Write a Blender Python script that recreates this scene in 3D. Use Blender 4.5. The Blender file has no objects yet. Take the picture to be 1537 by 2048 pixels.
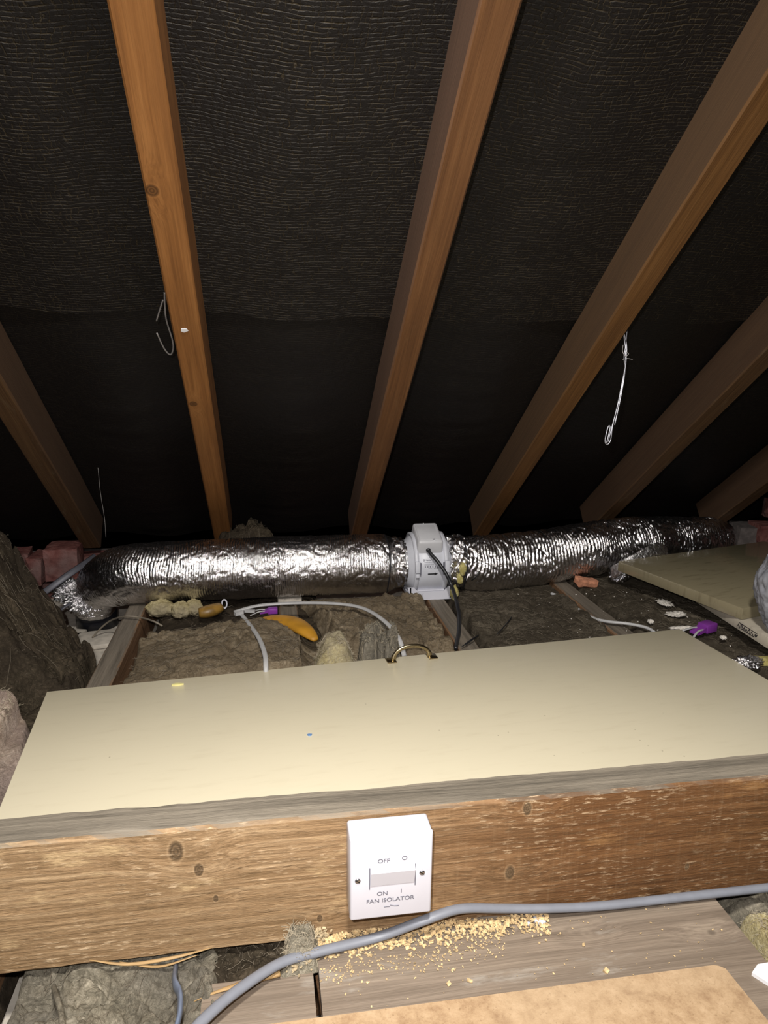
import bpy, bmesh, math, random
from mathutils import Vector, Matrix, noise
from math import sin, cos, pi, radians as R, sqrt, exp
random.seed(7)
C = bpy.context.scene.collection
SC = bpy.context.scene

# ------------------------------------------------------------------ camera, world, lamps, exposure
CAM = Vector((0, 0, .75))
FPX = 1450.0
cX = Vector((0.98716346, -0.15927694, 0.01179626))      # camera right in world axes
cY = Vector((-0.02369192, -0.2190782, -0.97541962))     # camera down
cZ = Vector((0.15794615, 0.96261914, -0.22003957))      # camera forward
cd = bpy.data.cameras.new('camera'); cam = bpy.data.objects.new('camera', cd); C.objects.link(cam)
M = Matrix.Identity(4)
for i in range(3):
    M[i][0] = cX[i]; M[i][1] = -cY[i]; M[i][2] = -cZ[i]; M[i][3] = CAM[i]
cam.matrix_world = M
cd.sensor_fit = 'VERTICAL'; cd.sensor_height = 24; cd.lens = FPX / 2048 * 24
cd.clip_start = .01; SC.camera = cam

w = bpy.data.worlds.new('world'); SC.world = w; w.use_nodes = True
w.node_tree.nodes['Background'].inputs[0].default_value = (.8, .85, 1, 1)
w.node_tree.nodes['Background'].inputs[1].default_value = .0

fl = bpy.data.lights.new('phone_flash', 'SPOT'); fl.energy = 47; fl.color = (1, .965, .95)
fl.shadow_soft_size = .006; fl.spot_size = R(120); fl.spot_blend = 1.0
flo = bpy.data.objects.new('phone_flash', fl); C.objects.link(flo)
flo.matrix_world = M.copy(); flo.location = CAM + Vector((-.045, -.005, .065))
flo.rotation_euler = (Matrix(((M[0][0], M[0][1], M[0][2]), (M[1][0], M[1][1], M[1][2]), (M[2][0], M[2][1], M[2][2]))) @ Matrix.Rotation(R(-5), 3, 'X')).to_euler()

bl = bpy.data.lights.new('added_fill', 'AREA'); bl.shape = 'DISK'; bl.size = .14; bl.energy = 34; bl.color = (1, .96, .90)  # overhead fill added to brighten the door and duct; no lamp known there
blo = bpy.data.objects.new('added_fill', bl); C.objects.link(blo); blo.location = (.05, -.02, 1.60); blo.rotation_euler = (R(14), 0, 0)

SC.view_settings.view_transform = 'Standard'; SC.view_settings.look = 'None'
SC.view_settings.gamma = 1; SC.view_settings.use_curve_mapping = False
SC.view_settings.exposure = 0.0

# ------------------------------------------------------------------ helpers
def ray(px, py):
    return cX * (px - 768.5) + cY * (py - 1024) + cZ * FPX if False else Vector([cX[i]*(px-768.5) + cY[i]*(py-1024) + cZ[i]*FPX for i in range(3)])
def atz(px, py, z):
    r = ray(px, py); return CAM + r * ((z - CAM.z) / r.z)
def aty(px, py, y):
    r = ray(px, py); return CAM + r * (y / r.y)
RZ0, RS = 1.82, .762
RH = sqrt(1 + RS*RS)
def atr(px, py, off=0):
    r = ray(px, py); return CAM + r * ((RZ0 + off*RH - CAM.z) / (r.z + RS*r.y))
def sm(a, b, x):
    t = max(0, min(1, (x-a)/(b-a))) if b != a else (x > a); return t*t*(3-2*t)
def fb(p, o=4):
    return noise.fractal(p, 1.0, 2.0, o)

def tag(o, label=None, cat=None, group=None, kind=None):
    if label: o['label'] = label
    if cat: o['category'] = cat
    if group: o['group'] = group
    if kind: o['kind'] = kind
    return o
def empty(name, loc, label, cat, group=None, rot=None):
    o = bpy.data.objects.new(name, None); C.objects.link(o); o.location = loc
    o.empty_display_size = .02
    if rot: o.rotation_euler = rot
    return tag(o, label, cat, group)
def link(name, me, mat, parent=None, loc=None, rot=None, smooth=True):
    o = bpy.data.objects.new(name, me); C.objects.link(o)
    if mat and not me.materials: me.materials.append(mat)
    if smooth: me.polygons.foreach_set('use_smooth', [True]*len(me.polygons))
    if parent: o.parent = parent
    if loc is not None: o.location = loc
    if rot is not None: o.rotation_euler = rot
    return o
class MB:
    def __init__(s): s.v = []; s.f = []
    def add(s, v, f):
        n = len(s.v); s.v += [tuple(p) for p in v]; s.f += [tuple(i+n for i in q) for q in f]
    def box(s, c, d, rot=None):
        m = rot or Matrix.Identity(3); vs = []
        for x in (-.5, .5):
            for y in (-.5, .5):
                for z in (-.5, .5):
                    vs.append(Vector(c) + m @ Vector((x*d[0], y*d[1], z*d[2])))
        s.add(vs, [(0,1,3,2),(4,6,7,5),(0,4,5,1),(2,3,7,6),(0,2,6,4),(1,5,7,3)])
    def prism(s, pts, d, axis=1, o=0):
        # outline pts (a,b) extruded from o to o+d along axis
        def P(a, b, t):
            return {0:(t,a,b), 1:(a,t,b), 2:(a,b,t)}[axis]
        n = len(pts); s.add([P(a,b,o) for a,b in pts] + [P(a,b,o+d) for a,b in pts],
            [tuple(range(n)), tuple(range(2*n-1, n-1, -1))] + [(i, i+n, (i+1)%n+n, (i+1)%n) for i in range(n)])
    def tube(s, pts, r, n=10, flat=None, cap=True, up=None):
        rings, prev = [], None
        P = [Vector(p) for p in pts]
        for i, p in enumerate(P):
            t = (P[min(i+1, len(P)-1)] - P[max(i-1, 0)]).normalized()
            if prev is None:
                u = Vector(up) if up else Vector((0,0,1))
                if abs(t.dot(u)) > .95: u = Vector((1,0,0))
            else: u = prev
            u = (u - t*u.dot(t)).normalized(); prev = u; b = t.cross(u)
            rr = r[i] if isinstance(r, (list, tuple)) else r
            ra = rr; rb = rr if flat is None else rr*flat
            rings.append([p + u*(cos(2*pi*k/n)*rb) + b*(sin(2*pi*k/n)*ra) for k in range(n)])
        vs = [q for rg in rings for q in rg]; fs = []
        for i in range(len(P)-1):
            for k in range(n):
                fs.append((i*n+k, i*n+(k+1)%n, (i+1)*n+(k+1)%n, (i+1)*n+k))
        if cap: fs += [tuple(range(n-1, -1, -1)), tuple((len(P)-1)*n + k for k in range(n))]
        s.add(vs, fs)
    def lathe(s, prof, n=32, m=None):
        # prof (r, h) about local z
        m = m or Matrix.Identity(4); vs = []; fs = []
        for r, h in prof:
            for k in range(n): vs.append(m @ Vector((r*cos(2*pi*k/n), r*sin(2*pi*k/n), h)))
        for i in range(len(prof)-1):
            for k in range(n): fs.append((i*n+k, i*n+(k+1)%n, (i+1)*n+(k+1)%n, (i+1)*n+k))
        s.add(vs, fs)
    def mesh(s, name):
        me = bpy.data.meshes.new(name); me.from_pydata(s.v, [], s.f); me.update(); return me
    def build(s, name, mat, parent=None, smooth=True, loc=None, rot=None):
        me = s.mesh(name); bm = bmesh.new(); bm.from_mesh(me); bmesh.ops.recalc_face_normals(bm, faces=bm.faces); bm.to_mesh(me); bm.free()
        return link(name, me, mat, parent, loc, rot, smooth)
def bevelbox(name, d, mat, parent=None, loc=(0,0,0), rot=None, bev=.002, seg=2, kx=1, ky=1):
    # box centred on the origin, top (z+) scaled by kx, ky
    b = MB(); b.box((0,0,0), d); me = b.mesh(name); bm = bmesh.new(); bm.from_mesh(me)
    for v in bm.verts:
        if v.co.z > 0: v.co.x *= kx; v.co.y *= ky
    bmesh.ops.bevel(bm, geom=bm.edges[:], offset=bev, segments=seg, affect='EDGES', profile=.5)
    bmesh.ops.recalc_face_normals(bm, faces=bm.faces)
    for f in bm.faces: f.smooth = True
    bm.to_mesh(me); bm.free()
    o = link(name, me, mat, parent, loc, rot, False)
    for e in me.edges: pass
    me.shade_smooth() if hasattr(me, 'shade_smooth') else None
    try: me.set_sharp_from_angle(angle=R(35))
    except Exception: pass
    return o
def spline(pts, n=8):
    P = [Vector(p) for p in pts]; P = [P[0]*2-P[1]] + P + [P[-1]*2-P[-2]]; out = []
    for i in range(1, len(P)-2):
        a, b, c, d = P[i-1:i+3]
        for k in range(n):
            t = k/n
            out.append(.5*((2*b) + (c-a)*t + (2*a-5*b+4*c-d)*t*t + (3*b-a-3*c+d)*t**3))
    out.append(P[-2]); return out

# ------------------------------------------------------------------ node materials
class N:
    def __init__(s, name):
        s.m = bpy.data.materials.new(name); s.m.use_nodes = True; s.t = s.m.node_tree
        s.b = s.t.nodes['Principled BSDF']; s.tc = s.t.nodes.new('ShaderNodeTexCoord')
    def n(s, ty, **k):
        o = s.t.nodes.new('ShaderNode'+ty)
        for a, v in k.items(): setattr(o, a, v)
        return o
    def l(s, a, b): s.t.links.new(a, b)
    def set(s, sock, v):
        if hasattr(v, 'is_linked') or isinstance(v, bpy.types.NodeSocket): s.l(v, sock)
        else: sock.default_value = v
    def map(s, src, scale=(1,1,1), loc=(0,0,0)):
        o = s.n('Mapping'); s.l(src, o.inputs[0]); o.inputs['Scale'].default_value = scale; o.inputs['Location'].default_value = loc; return o.outputs[0]
    def noise(s, src, sc=5, det=4, ro=.5, dis=0, col=False):
        o = s.n('TexNoise'); s.l(src, o.inputs['Vector']); o.inputs['Scale'].default_value = sc; o.inputs['Detail'].default_value = det
        o.inputs['Roughness'].default_value = ro; o.inputs['Distortion'].default_value = dis; return o.outputs['Color' if col else 0]
    def vor(s, src, sc=5, feat='F1', out=0):
        o = s.n('TexVoronoi', feature=feat); s.l(src, o.inputs['Vector']); o.inputs['Scale'].default_value = sc; return o.outputs[out]
    def ramp(s, src, stops):
        o = s.n('ValToRGB'); s.l(src, o.inputs[0]); e = o.color_ramp.elements
        while len(e) < len(stops): e.new(.5)
        for q, (p, c) in zip(e, stops): q.position = p; q.color = (*c, 1) if len(c) == 3 else c
        return o.outputs[0]
    def mr(s, src, a, b, c=0, d=1, smooth=True):
        o = s.n('MapRange', interpolation_type='SMOOTHSTEP' if smooth else 'LINEAR'); s.l(src, o.inputs[0])
        for i, v in enumerate((a,b,c,d)): o.inputs[i+1].default_value = v
        return o.outputs[0]
    def math(s, op, a, b=0, c=0):
        o = s.n('Math', operation=op)
        for i, v in enumerate((a, b, c)): s.set(o.inputs[i], v)
        return o.outputs[0]
    def vm(s, op, a, b):
        o = s.n('VectorMath', operation=op); s.set(o.inputs[0], a); s.set(o.inputs[1], b)
        return o.outputs['Value'] if op in ('DISTANCE', 'LENGTH', 'DOT_PRODUCT') else o.outputs[0]
    def mix(s, f, a, b, ty='MIX'):
        o = s.n('MixRGB', blend_type=ty); s.set(o.inputs[0], f)
        for i, v in ((1, a), (2, b)):
            s.set(o.inputs[i], (*v, 1) if isinstance(v, tuple) and len(v) == 3 else v)
        return o.outputs[0]
    def bump(s, h, st=.5, dist=.002, nrm=None):
        o = s.n('Bump'); s.l(h, o.inputs['Height']); o.inputs['Strength'].default_value = st; o.inputs['Distance'].default_value = dist
        if nrm: s.l(nrm, o.inputs['Normal'])
        return o.outputs[0]
    def fin(s, col=None, ro=.7, nrm=None, metal=0, spec=None):
        if col is not None: s.set(s.b.inputs['Base Color'], (*col, 1) if isinstance(col, tuple) and len(col) == 3 else col)
        s.set(s.b.inputs['Roughness'], ro); s.b.inputs['Metallic'].default_value = metal
        if spec is not None: s.b.inputs['Specular IOR Level'].default_value = spec
        if nrm: s.l(nrm, s.b.inputs['Normal'])
        return s.m
def plain(name, col, ro=.5, metal=0, spec=.5, var=.08, bsc=60, bst=.1):
    s = N(name); g = s.noise(s.tc.outputs['Object'], bsc, 4)
    c = s.mix(s.mr(g, .3, .7, 0, 1), tuple(x*(1-var) for x in col), tuple(min(1, x*(1+var)) for x in col))
    return s.fin(c, ro, s.bump(g, bst, .001), metal, spec)
def wood(name, dark, mid, light, knots=(), top=None, gs=1.0, saw=0, xgrad=None, patches=None, rough=.7, checks=None, side=None, streak=.5, knotc=(.30,.55), flecks=None, kas=.9):
    """length along local x; knots = (x,y,z,radius)"""
    s = N(name); P = s.tc.outputs['Object']
    pos = P
    shift = None
    for (kx, ky, kz, kr) in knots:      # grain flows round each knot
        d = s.vm('DISTANCE', s.vm('MULTIPLY', pos, (.45, 1, 1)), (kx*.45, ky, kz))
        b = s.mr(d, 0, kr*3.2, kr*1.1, 0)
        shift = b if shift is None else s.math('ADD', shift, b)
    if shift is not None:
        cb = s.n('CombineXYZ'); s.l(shift, cb.inputs[1]); s.l(shift, cb.inputs[2]); pos = s.vm('ADD', P, cb.outputs[0])
    warp = s.noise(s.map(P, (1.2, 6, 6)), 2, 3, col=True)
    pos = s.vm('ADD', pos, s.vm('MULTIPLY', s.vm('SUBTRACT', warp, (.5,.5,.5)), (0, .012, .012)))
    g1 = s.noise(s.map(pos, (1.6*gs, 55*gs, 55*gs)), 1.6, 5, .6)
    g2 = s.noise(s.map(pos, (9, 420, 420)), 1, 3, .6)
    col = s.ramp(g1, [(.28, dark), (.5, mid), (.72, light)])
    col = s.mix(s.mr(g2, .35, .75, 0, streak), col, tuple(x*.55 for x in dark))
    broad = s.noise(s.map(P, (2.5, 9, 9)), 2.2, 4)
    col = s.mix(s.mr(broad, .35, .7, 0, .5), col, tuple(x*.75 for x in mid))
    if patches:
        pn = s.noise(s.map(P, (5, 18, 18)), 2.2, 6, .65)
        col = s.mix(s.mr(pn, .56, .7, 0, .6), col, patches)
    if xgrad:
        x0, x1, tint = xgrad; sx = s.n('SeparateXYZ'); s.l(P, sx.inputs[0])
        col = s.mix(s.mr(s.math('ADD', sx.outputs[0], s.math('MULTIPLY', broad, .25)), x0, x1, 0, 1), col, tint, 'MULTIPLY')
    for (kx, ky, kz, kr) in knots:
        d = s.vm('DISTANCE', s.vm('MULTIPLY', P, (kas, 1, 1)), (kx*kas, ky, kz))
        d2 = s.math('ADD', d, s.math('MULTIPLY', s.math('SUBTRACT', g2, .5), kr*.25))
        rg = s.math('SINE', s.math('MULTIPLY', d2, 6.5*2*pi/kr*.4))
        kc = s.mix(s.mr(rg, -1, 1), tuple(x*knotc[0] for x in mid), tuple(x*knotc[1] for x in mid))
        col = s.mix(s.mr(d2, kr*.85, kr*1.05, 1, 0), col, kc)
        col = s.mix(s.mr(s.math('ABSOLUTE', s.math('SUBTRACT', d2, kr*1.12)), 0, kr*.25, .22, 0), col, light)
    h = s.math('ADD', s.math('MULTIPLY', g1, .7), s.math('MULTIPLY', g2, .5))
    if flecks:
        fk = s.noise(s.map(P, (55, 330, 330)), 1, 4, .7); fm = s.noise(s.map(P, (4, 14, 14)), 1.5, 4)
        col = s.mix(s.math('MULTIPLY', s.mr(fk, .54, .68), s.mr(fm, .38, .62, .15, .8)), col, flecks)
        fd = s.noise(s.map(P, (40, 260, 260), (3, 1, 2)), 1, 4, .7)
        col = s.mix(s.math('MULTIPLY', s.mr(fd, .56, .68), .6), col, tuple(x*.5 for x in dark))
        h = s.math('ADD', h, s.math('MULTIPLY', fk, .9))
    if saw:
        sw = s.noise(s.map(P, (190, 6, 9)), 1, 3, .6)
        h = s.math('ADD', h, s.math('MULTIPLY', sw, saw))
        col = s.mix(s.mr(sw, .5, .72, 0, .35*saw), col, light)
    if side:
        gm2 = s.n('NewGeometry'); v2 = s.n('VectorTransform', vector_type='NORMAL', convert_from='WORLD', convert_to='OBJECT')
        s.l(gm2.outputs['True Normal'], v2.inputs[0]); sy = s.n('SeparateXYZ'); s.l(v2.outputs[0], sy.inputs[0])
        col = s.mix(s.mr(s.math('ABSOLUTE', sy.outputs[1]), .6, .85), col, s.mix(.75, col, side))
    if top:
        gm = s.n('NewGeometry'); vt = s.n('VectorTransform', vector_type='NORMAL', convert_from='WORLD', convert_to='OBJECT')
        s.l(gm.outputs['True Normal'], vt.inputs[0]); sx = s.n('SeparateXYZ'); s.l(vt.outputs[0], sx.inputs[0])
        tg = s.noise(s.map(pos, (2.2, 60, 60)), 1.6, 6, .7)
        tc = s.ramp(tg, [(.3, tuple(x*.35 for x in top)), (.48, tuple(x*.8 for x in top)), (.7, tuple(x*1.25 for x in top))])
        col = s.mix(s.mr(sx.outputs[2], .6, .85), col, tc)
        h = s.math('ADD', h, s.math('MULTIPLY', tg, .6))
    return s.fin(col, rough, s.bump(h, .55, .0022), 0, .3)
def fluff(name, dark, mid, light, tint=None, sc=1.0, st=1.0):
    s = N(name); P = s.tc.outputs['Object']
    wv = s.noise(P, 18*sc, 4, col=True)
    Q = s.vm('ADD', P, s.vm('MULTIPLY', wv, (.04, .04, .04)))
    a = s.noise(Q, 30*sc, 8, .72, .3); b = s.noise(Q, 170*sc, 6, .75, .9); c = s.noise(P, 6*sc, 4)
    col = s.ramp(s.math('ADD', s.math('MULTIPLY', a, .5), s.math('MULTIPLY', b, .5)), [(.36, dark), (.5, mid), (.63, light)])
    if tint: col = s.mix(s.mr(c, .42, .62, 0, .8), col, tint)
    h = s.math('ADD', a, s.math('MULTIPLY', b, .55))
    return s.fin(col, .95, s.bump(h, st, .007), 0, .05)

def kr(px, py, rad, xc): p = atr(px, py); return ((2.17-p.y)*RH, p.x-xc, 0, rad)
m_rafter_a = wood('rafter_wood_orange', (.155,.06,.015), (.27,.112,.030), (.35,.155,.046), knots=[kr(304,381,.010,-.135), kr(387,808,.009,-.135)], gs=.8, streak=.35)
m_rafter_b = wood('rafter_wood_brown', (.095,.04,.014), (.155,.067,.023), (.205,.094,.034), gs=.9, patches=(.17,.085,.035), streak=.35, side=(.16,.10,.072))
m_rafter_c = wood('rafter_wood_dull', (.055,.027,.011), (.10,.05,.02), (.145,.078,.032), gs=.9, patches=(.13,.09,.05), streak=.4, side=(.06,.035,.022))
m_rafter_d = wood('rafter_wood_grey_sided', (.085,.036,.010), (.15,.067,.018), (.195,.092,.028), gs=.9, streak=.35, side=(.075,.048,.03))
def kb(px, py, r): p = aty(px, py, .676); return (p.x+.70, -.024, p.z-.115, r)
m_beam = wood('beam_wood', (.20,.12,.055), (.325,.205,.105), (.47,.325,.185),
    knots=[kb(352,1703,.0125), kb(398,1740,.008), kb(1056,1618,.0085), kb(432,1797,.0045), kb(1020,1745,.009), kb(1375,1733,.0045), kb(640,1838,.005)],
    top=(.205,.175,.135), saw=.22, flecks=(.62,.46,.29), xgrad=(.80,1.18,(.50,.36,.25)), patches=(.66,.48,.26), gs=1.5, streak=.65, knotc=(.26,.42), kas=1.6)
m_joist = wood('joist_wood', (.15,.075,.035), (.24,.13,.065), (.33,.19,.1), top=(.185,.155,.12), gs=1, patches=(.28,.17,.1))
m_plank = wood('plank_wood', (.145,.11,.08), (.245,.192,.145), (.33,.265,.20), knots=[(.215,.07,.009,.010),(.30,.05,.009,.008),(.44,.03,.009,.009)], gs=1.1, patches=(.34,.305,.26), streak=.5)
m_splinter = wood('splinter_wood', (.25,.15,.06), (.42,.27,.12), (.55,.38,.2))
m_chipwood = plain('fresh_wood_chip', (.58,.42,.22), .85, var=.35, bsc=300)
m_chipdark = plain('dusty_wood_chip', (.42,.33,.2), .9, var=.3, bsc=300)
m_white = plain('white_plastic', (.60,.60,.66), .32, var=.01, bst=.02)
m_mark = plain('grey_print', (.13,.13,.16), .6, var=.02)
m_screw = plain('screw_metal', (.45,.45,.48), .3, 1, var=.1)
m_fan = plain('fan_plastic', (.56,.57,.62), .38, var=.02, bst=.03)
m_fanbox = plain('fan_box_plastic', (.53,.53,.55), .42, var=.02, bst=.03)
m_black = plain('black_rubber', (.012,.012,.014), .4, var=.1)
m_grey = plain('grey_cable_sheath', (.185,.195,.225), .5, var=.05, bst=.05)
m_grey2 = plain('pale_grey_cable_sheath', (.40,.395,.39), .45, var=.06, bst=.05)
m_brown_cable = plain('dusty_cable_sheath', (.2,.17,.13), .6, var=.1)
m_bluegrey = plain('blue_grey_cable_sheath', (.12,.145,.20), .35, var=.15)
m_purple = plain('purple_plastic', (.19,.035,.27), .35, var=.05)
m_orange = plain('orange_plastic', (.42,.20,.015), .55, var=.15, bsc=25)
m_amber = plain('amber_plastic', (.20,.11,.02), .45, var=.3, bsc=40)
m_yfoam = fluff('yellow_foam', (.45,.36,.09), (.72,.63,.25), (.9,.82,.45), sc=2)
m_brass = plain('tarnished_brass', (.38,.31,.19), .28, 1, var=.25, bsc=250)
m_blob = plain('sealant_blob', (.60,.64,.76), .25, var=.04)
m_paper = plain('white_paper', (.78,.78,.80), .7, var=.04)
m_wire = plain('bright_wire', (.55,.55,.60), .35, .6, var=.1)
m_dullwire = plain('dull_wire', (.28,.26,.25), .5, .2, var=.1)
m_plaster = plain('plaster', (.44,.40,.34), .9, var=.15, bsc=50)
m_strap = plain('grey_strap', (.08,.08,.095), .5, .2, var=.1)
m_blue = plain('blue_paint', (.16,.28,.5), .5)
m_ychip = plain('yellow_flake', (.72,.66,.28), .8)
m_collar = plain('collar_plastic', (.012,.012,.016), .35)
m_collarw = plain('collar_white_plastic', (.5,.5,.5), .4)

def mk_door(name, col, dirt, amt, ro=.32, spec=.4):
    s = N(name); P = s.tc.outputs['Object']
    a = s.noise(P, 3, 5); b = s.noise(s.map(P, (1, 6, 1)), 12, 5, .65); sp = s.vor(P, 38)
    spm = s.noise(P, 9, 2)
    c = s.mix(s.mr(a, .35, .7, 0, .35), col, tuple(x*.93 for x in col))
    c = s.mix(s.mr(b, .5, .78, 0, amt), c, dirt)
    fl_ = s.math('MULTIPLY', s.mr(sp, .035, .06, 1, 0), s.mr(spm, .5, .62))
    c = s.mix(s.math('MULTIPLY', fl_, .55), c, (.2,.16,.1))
    return s.fin(c, ro, s.bump(s.math('ADD', a, s.math('MULTIPLY', s.noise(P, 90, 3), .06)), .12, .004), 0, spec)
m_door = mk_door('cream_gloss_paint', (.70,.63,.46), (.50,.43,.29), .22)
m_panel = mk_door('grubby_cream_paint', (.25,.215,.135), (.12,.095,.055), .7, .10, .6)
m_panel2 = mk_door('dusty_cream_panel', (.5,.45,.36), (.2,.17,.13), .8, .5)
s = N('hardboard'); P = s.tc.outputs['Object']
a = s.noise(P, 60, 6, .7); b = s.noise(P, 260, 4, .7); c0 = s.noise(P, 5, 3)
c = s.ramp(a, [(.3, (.27,.165,.09)), (.5, (.40,.27,.155)), (.7, (.49,.345,.21))])
c = s.mix(s.mr(b, .56, .72, 0, .6), c, (.20,.12,.06)); c = s.mix(s.mr(c0, .45, .75, 0, .4), c, (.46,.345,.22))
m_hard = s.fin(c, .85, s.bump(b, .4, .001), 0, .2)

s = N('brick'); P = s.tc.outputs['Object']
a = s.noise(P, 30, 6, .65); b = s.noise(P, 8, 3)
c = s.ramp(a, [(.3, (.085,.028,.026)), (.5, (.15,.06,.052)), (.7, (.22,.11,.10))])
c = s.mix(s.mr(b, .5, .7, 0, .6), c, (.13,.10,.095))
m_brick = s.fin(c, .95, s.bump(a, .9, .006), 0, .1)
m_brick_or = plain('fresh_broken_brick', (.48,.21,.12), .95, var=.25, bsc=90, bst=.8)
m_mortar = plain('lime_mortar', (.09,.075,.07), .95, var=.25, bsc=60, bst=.8)

m_ins_brown = fluff('mineral_wool_brown', (.075,.055,.034), (.20,.155,.10), (.34,.28,.195), (.15,.115,.075))
m_ins_dark = fluff('mineral_wool_dark', (.02,.016,.011), (.062,.049,.033), (.13,.10,.068), (.035,.027,.02))
m_ins_grey = fluff('mineral_wool_grey', (.09,.08,.06), (.26,.23,.17), (.46,.41,.32), (.15,.135,.11))
m_ins_yellow = fluff('glass_wool_yellow', (.22,.17,.075), (.50,.42,.22), (.72,.64,.40), (.34,.29,.2))
m_ins_pink = fluff('glass_wool_pale', (.17,.12,.085), (.40,.31,.24), (.62,.51,.42), (.3,.23,.2))
m_ins_flat = fluff('mineral_wool_flat_dark', (.035,.028,.02), (.10,.083,.06), (.19,.16,.12), (.065,.053,.038), sc=1.1)
m_debris = plain('plaster_crumb', (.62,.58,.52), .9, var=.2, bsc=200)
m_fibre = plain('loose_fibre', (.42,.36,.26), .9)
m_fibre_dark = plain('loose_dark_fibre', (.17,.14,.10), .9)

# bitumen felt reinforced with hessian
def mk_felt(name, amt, tone):
    s = N(name); uv = s.n('UVMap'); U = uv.outputs[0]
    w1 = s.noise(U, 7, 3, col=True); w2 = s.noise(U, 38, 3, .6, col=True)
    D = s.vm('ADD', s.vm('ADD', U, s.vm('MULTIPLY', s.vm('SUBTRACT', w1, (.5,.5,.5)), (.08, .022, 0))), s.vm('MULTIPLY', s.vm('SUBTRACT', w2, (.5,.5,.5)), (.024, .0062, 0)))
    sx = s.n('SeparateXYZ'); s.l(D, sx.inputs[0])
    def thread(o, pitch, sharp):
        v = s.math('SINE', s.math('MULTIPLY', o, 2*pi/pitch)); return s.mr(v, sharp, 1, 0, 1)
    n1 = s.noise(s.map(U, (50, 260, 1)), 1, 3, .6); n2 = s.noise(s.map(U, (200, 60, 1)), 1, 3, .6); n3 = s.noise(U, 6, 4, .6)
    h = s.math('MULTIPLY', thread(sx.outputs[1], .0063, .2), s.mr(n1, .40, .60))
    v = s.math('MULTIPLY', thread(sx.outputs[0], .0078, .55), s.mr(n2, .42, .66))
    grid = s.math('MAXIMUM', h, v)
    gm = s.math('MULTIPLY', grid, s.mr(n3, .3, .7, .35*amt, 1.0*amt, False))
    fine = s.noise(U, 420, 3, .7)
    colr = s.mix(gm, tuple(x*tone for x in (.0088,.0073,.0068)), tuple(x*tone for x in (.048,.036,.020)))
    colr = s.mix(s.mr(fine, .68, .8, 0, .22*amt), colr, (.06,.05,.035))
    hh = s.math('ADD', s.math('MULTIPLY', h, 1.0), s.math('ADD', s.math('MULTIPLY', v, .9), s.math('MULTIPLY', s.noise(U, 160, 5, .7), 1.0)))
    return s.fin(colr, s.mr(fine, .3, .7, .38, .6), s.bump(hh, .7*max(amt, .5), .0016), 0, .24)
m_felt = mk_felt('hessian_roof_felt', 1.0, 1.0)
m_felt2 = mk_felt('smooth_roof_felt', .32, .9)

def mk_foil(name, ro=.16, bst=.45):
    s = N(name); P = s.tc.outputs['Object']
    b = s.noise(P, 330, 4, .65, .6); c = s.noise(P, 95, 4, .65, 1.2)
    h = s.math('ADD', s.math('MULTIPLY', b, .35), c)
    col = s.mix(s.mr(c, .4, .7), (.80,.78,.80), (.62,.60,.58))
    return s.fin(col, s.mr(b, .3, .7, ro*.8, ro*1.5), s.bump(h, bst, .0022), 1)
m_foil = mk_foil('crumpled_foil', .18, .75)
m_foil2 = mk_foil('tight_crumpled_foil', .26, 1.0)
s = N('plastic_sheeting'); P = s.tc.outputs['Object']
a = s.noise(P, 20, 5, .6, .8)
s.b.inputs['Alpha'].default_value = .85
m_sheet = s.fin((.28,.285,.32), .25, s.bump(a, .5, .006), 0, .5)

# ------------------------------------------------------------------ timber
def timber(name, L, w_, h_, mat, mw, seg=40, amp=.0008, bev=.003, seed=0, parent=None, edge=0, bow=None):
    """box section: x 0..L, y -w/2..w/2, z 0..h"""
    ny, nz = 5, 7; ring = []
    c = [(-w_/2, 0, 1, 0), (w_/2, 0, 0, 1), (w_/2, h_, -1, 0), (-w_/2, h_, 0, -1)]
    def side(a, b, n):
        for k in range(n):
            t = k/n; yield (a[0]+(b[0]-a[0])*t, a[1]+(b[1]-a[1])*t)
    q = [(-w_/2+bev, 0), (w_/2-bev, 0), (w_/2, bev), (w_/2, h_-bev), (w_/2-bev, h_), (-w_/2+bev, h_), (-w_/2, h_-bev), (-w_/2, bev)]
    for i in range(8):
        ring += list(side(q[i], q[(i+1) % 8], (ny if i in (0,4) else nz if i in (2,6) else 1)))
    n = len(ring); vs = []; fs = []
    for i in range(seg+1):
        x = L*i/seg
        for (y, z) in ring:
            p = Vector((x*4+seed*7, y*25, z*25)); d = fb(p, 3)*amp
            e = noise.noise(Vector((x*22+seed, y*60, z*60)))*edge if (abs(abs(y)-w_/2) < bev*1.1 and (z < bev*1.1 or z > h_-bev*1.1)) else 0
            k = 1 - (abs(e)/w_)
            yy, zz = y*k, h_/2+(z-h_/2)*(1-abs(e)/h_)
            if bow: yy += bow(x)
            vs.append((x, yy + d*(1 if y > 0 else -1), zz + d))
    for i in range(seg):
        for k in range(n): fs.append((i*n+k, i*n+(k+1)%n, (i+1)*n+(k+1)%n, (i+1)*n+k))
    fs += [tuple(range(n-1,-1,-1)), tuple(seg*n+k for k in range(n))]
    me = bpy.data.meshes.new(name); me.from_pydata(vs, [], fs); me.update()
    me.polygons.foreach_set('use_smooth', [True]*len(me.polygons))
    try: me.set_sharp_from_angle(angle=R(30))
    except Exception: pass
    me.materials.append(mat)
    o = bpy.data.objects.new(name, me); C.objects.link(o); o.matrix_world = mw
    if parent: o.parent = parent
    return o
def frame(origin, xdir, zdir):
    x = Vector(xdir).normalized(); z = Vector(zdir); z = (z - x*z.dot(x)).normalized(); y = z.cross(x)
    m = Matrix.Identity(4)
    for i in range(3): m[i][0] = x[i]; m[i][1] = y[i]; m[i][2] = z[i]; m[i][3] = origin[i]
    return m

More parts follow.
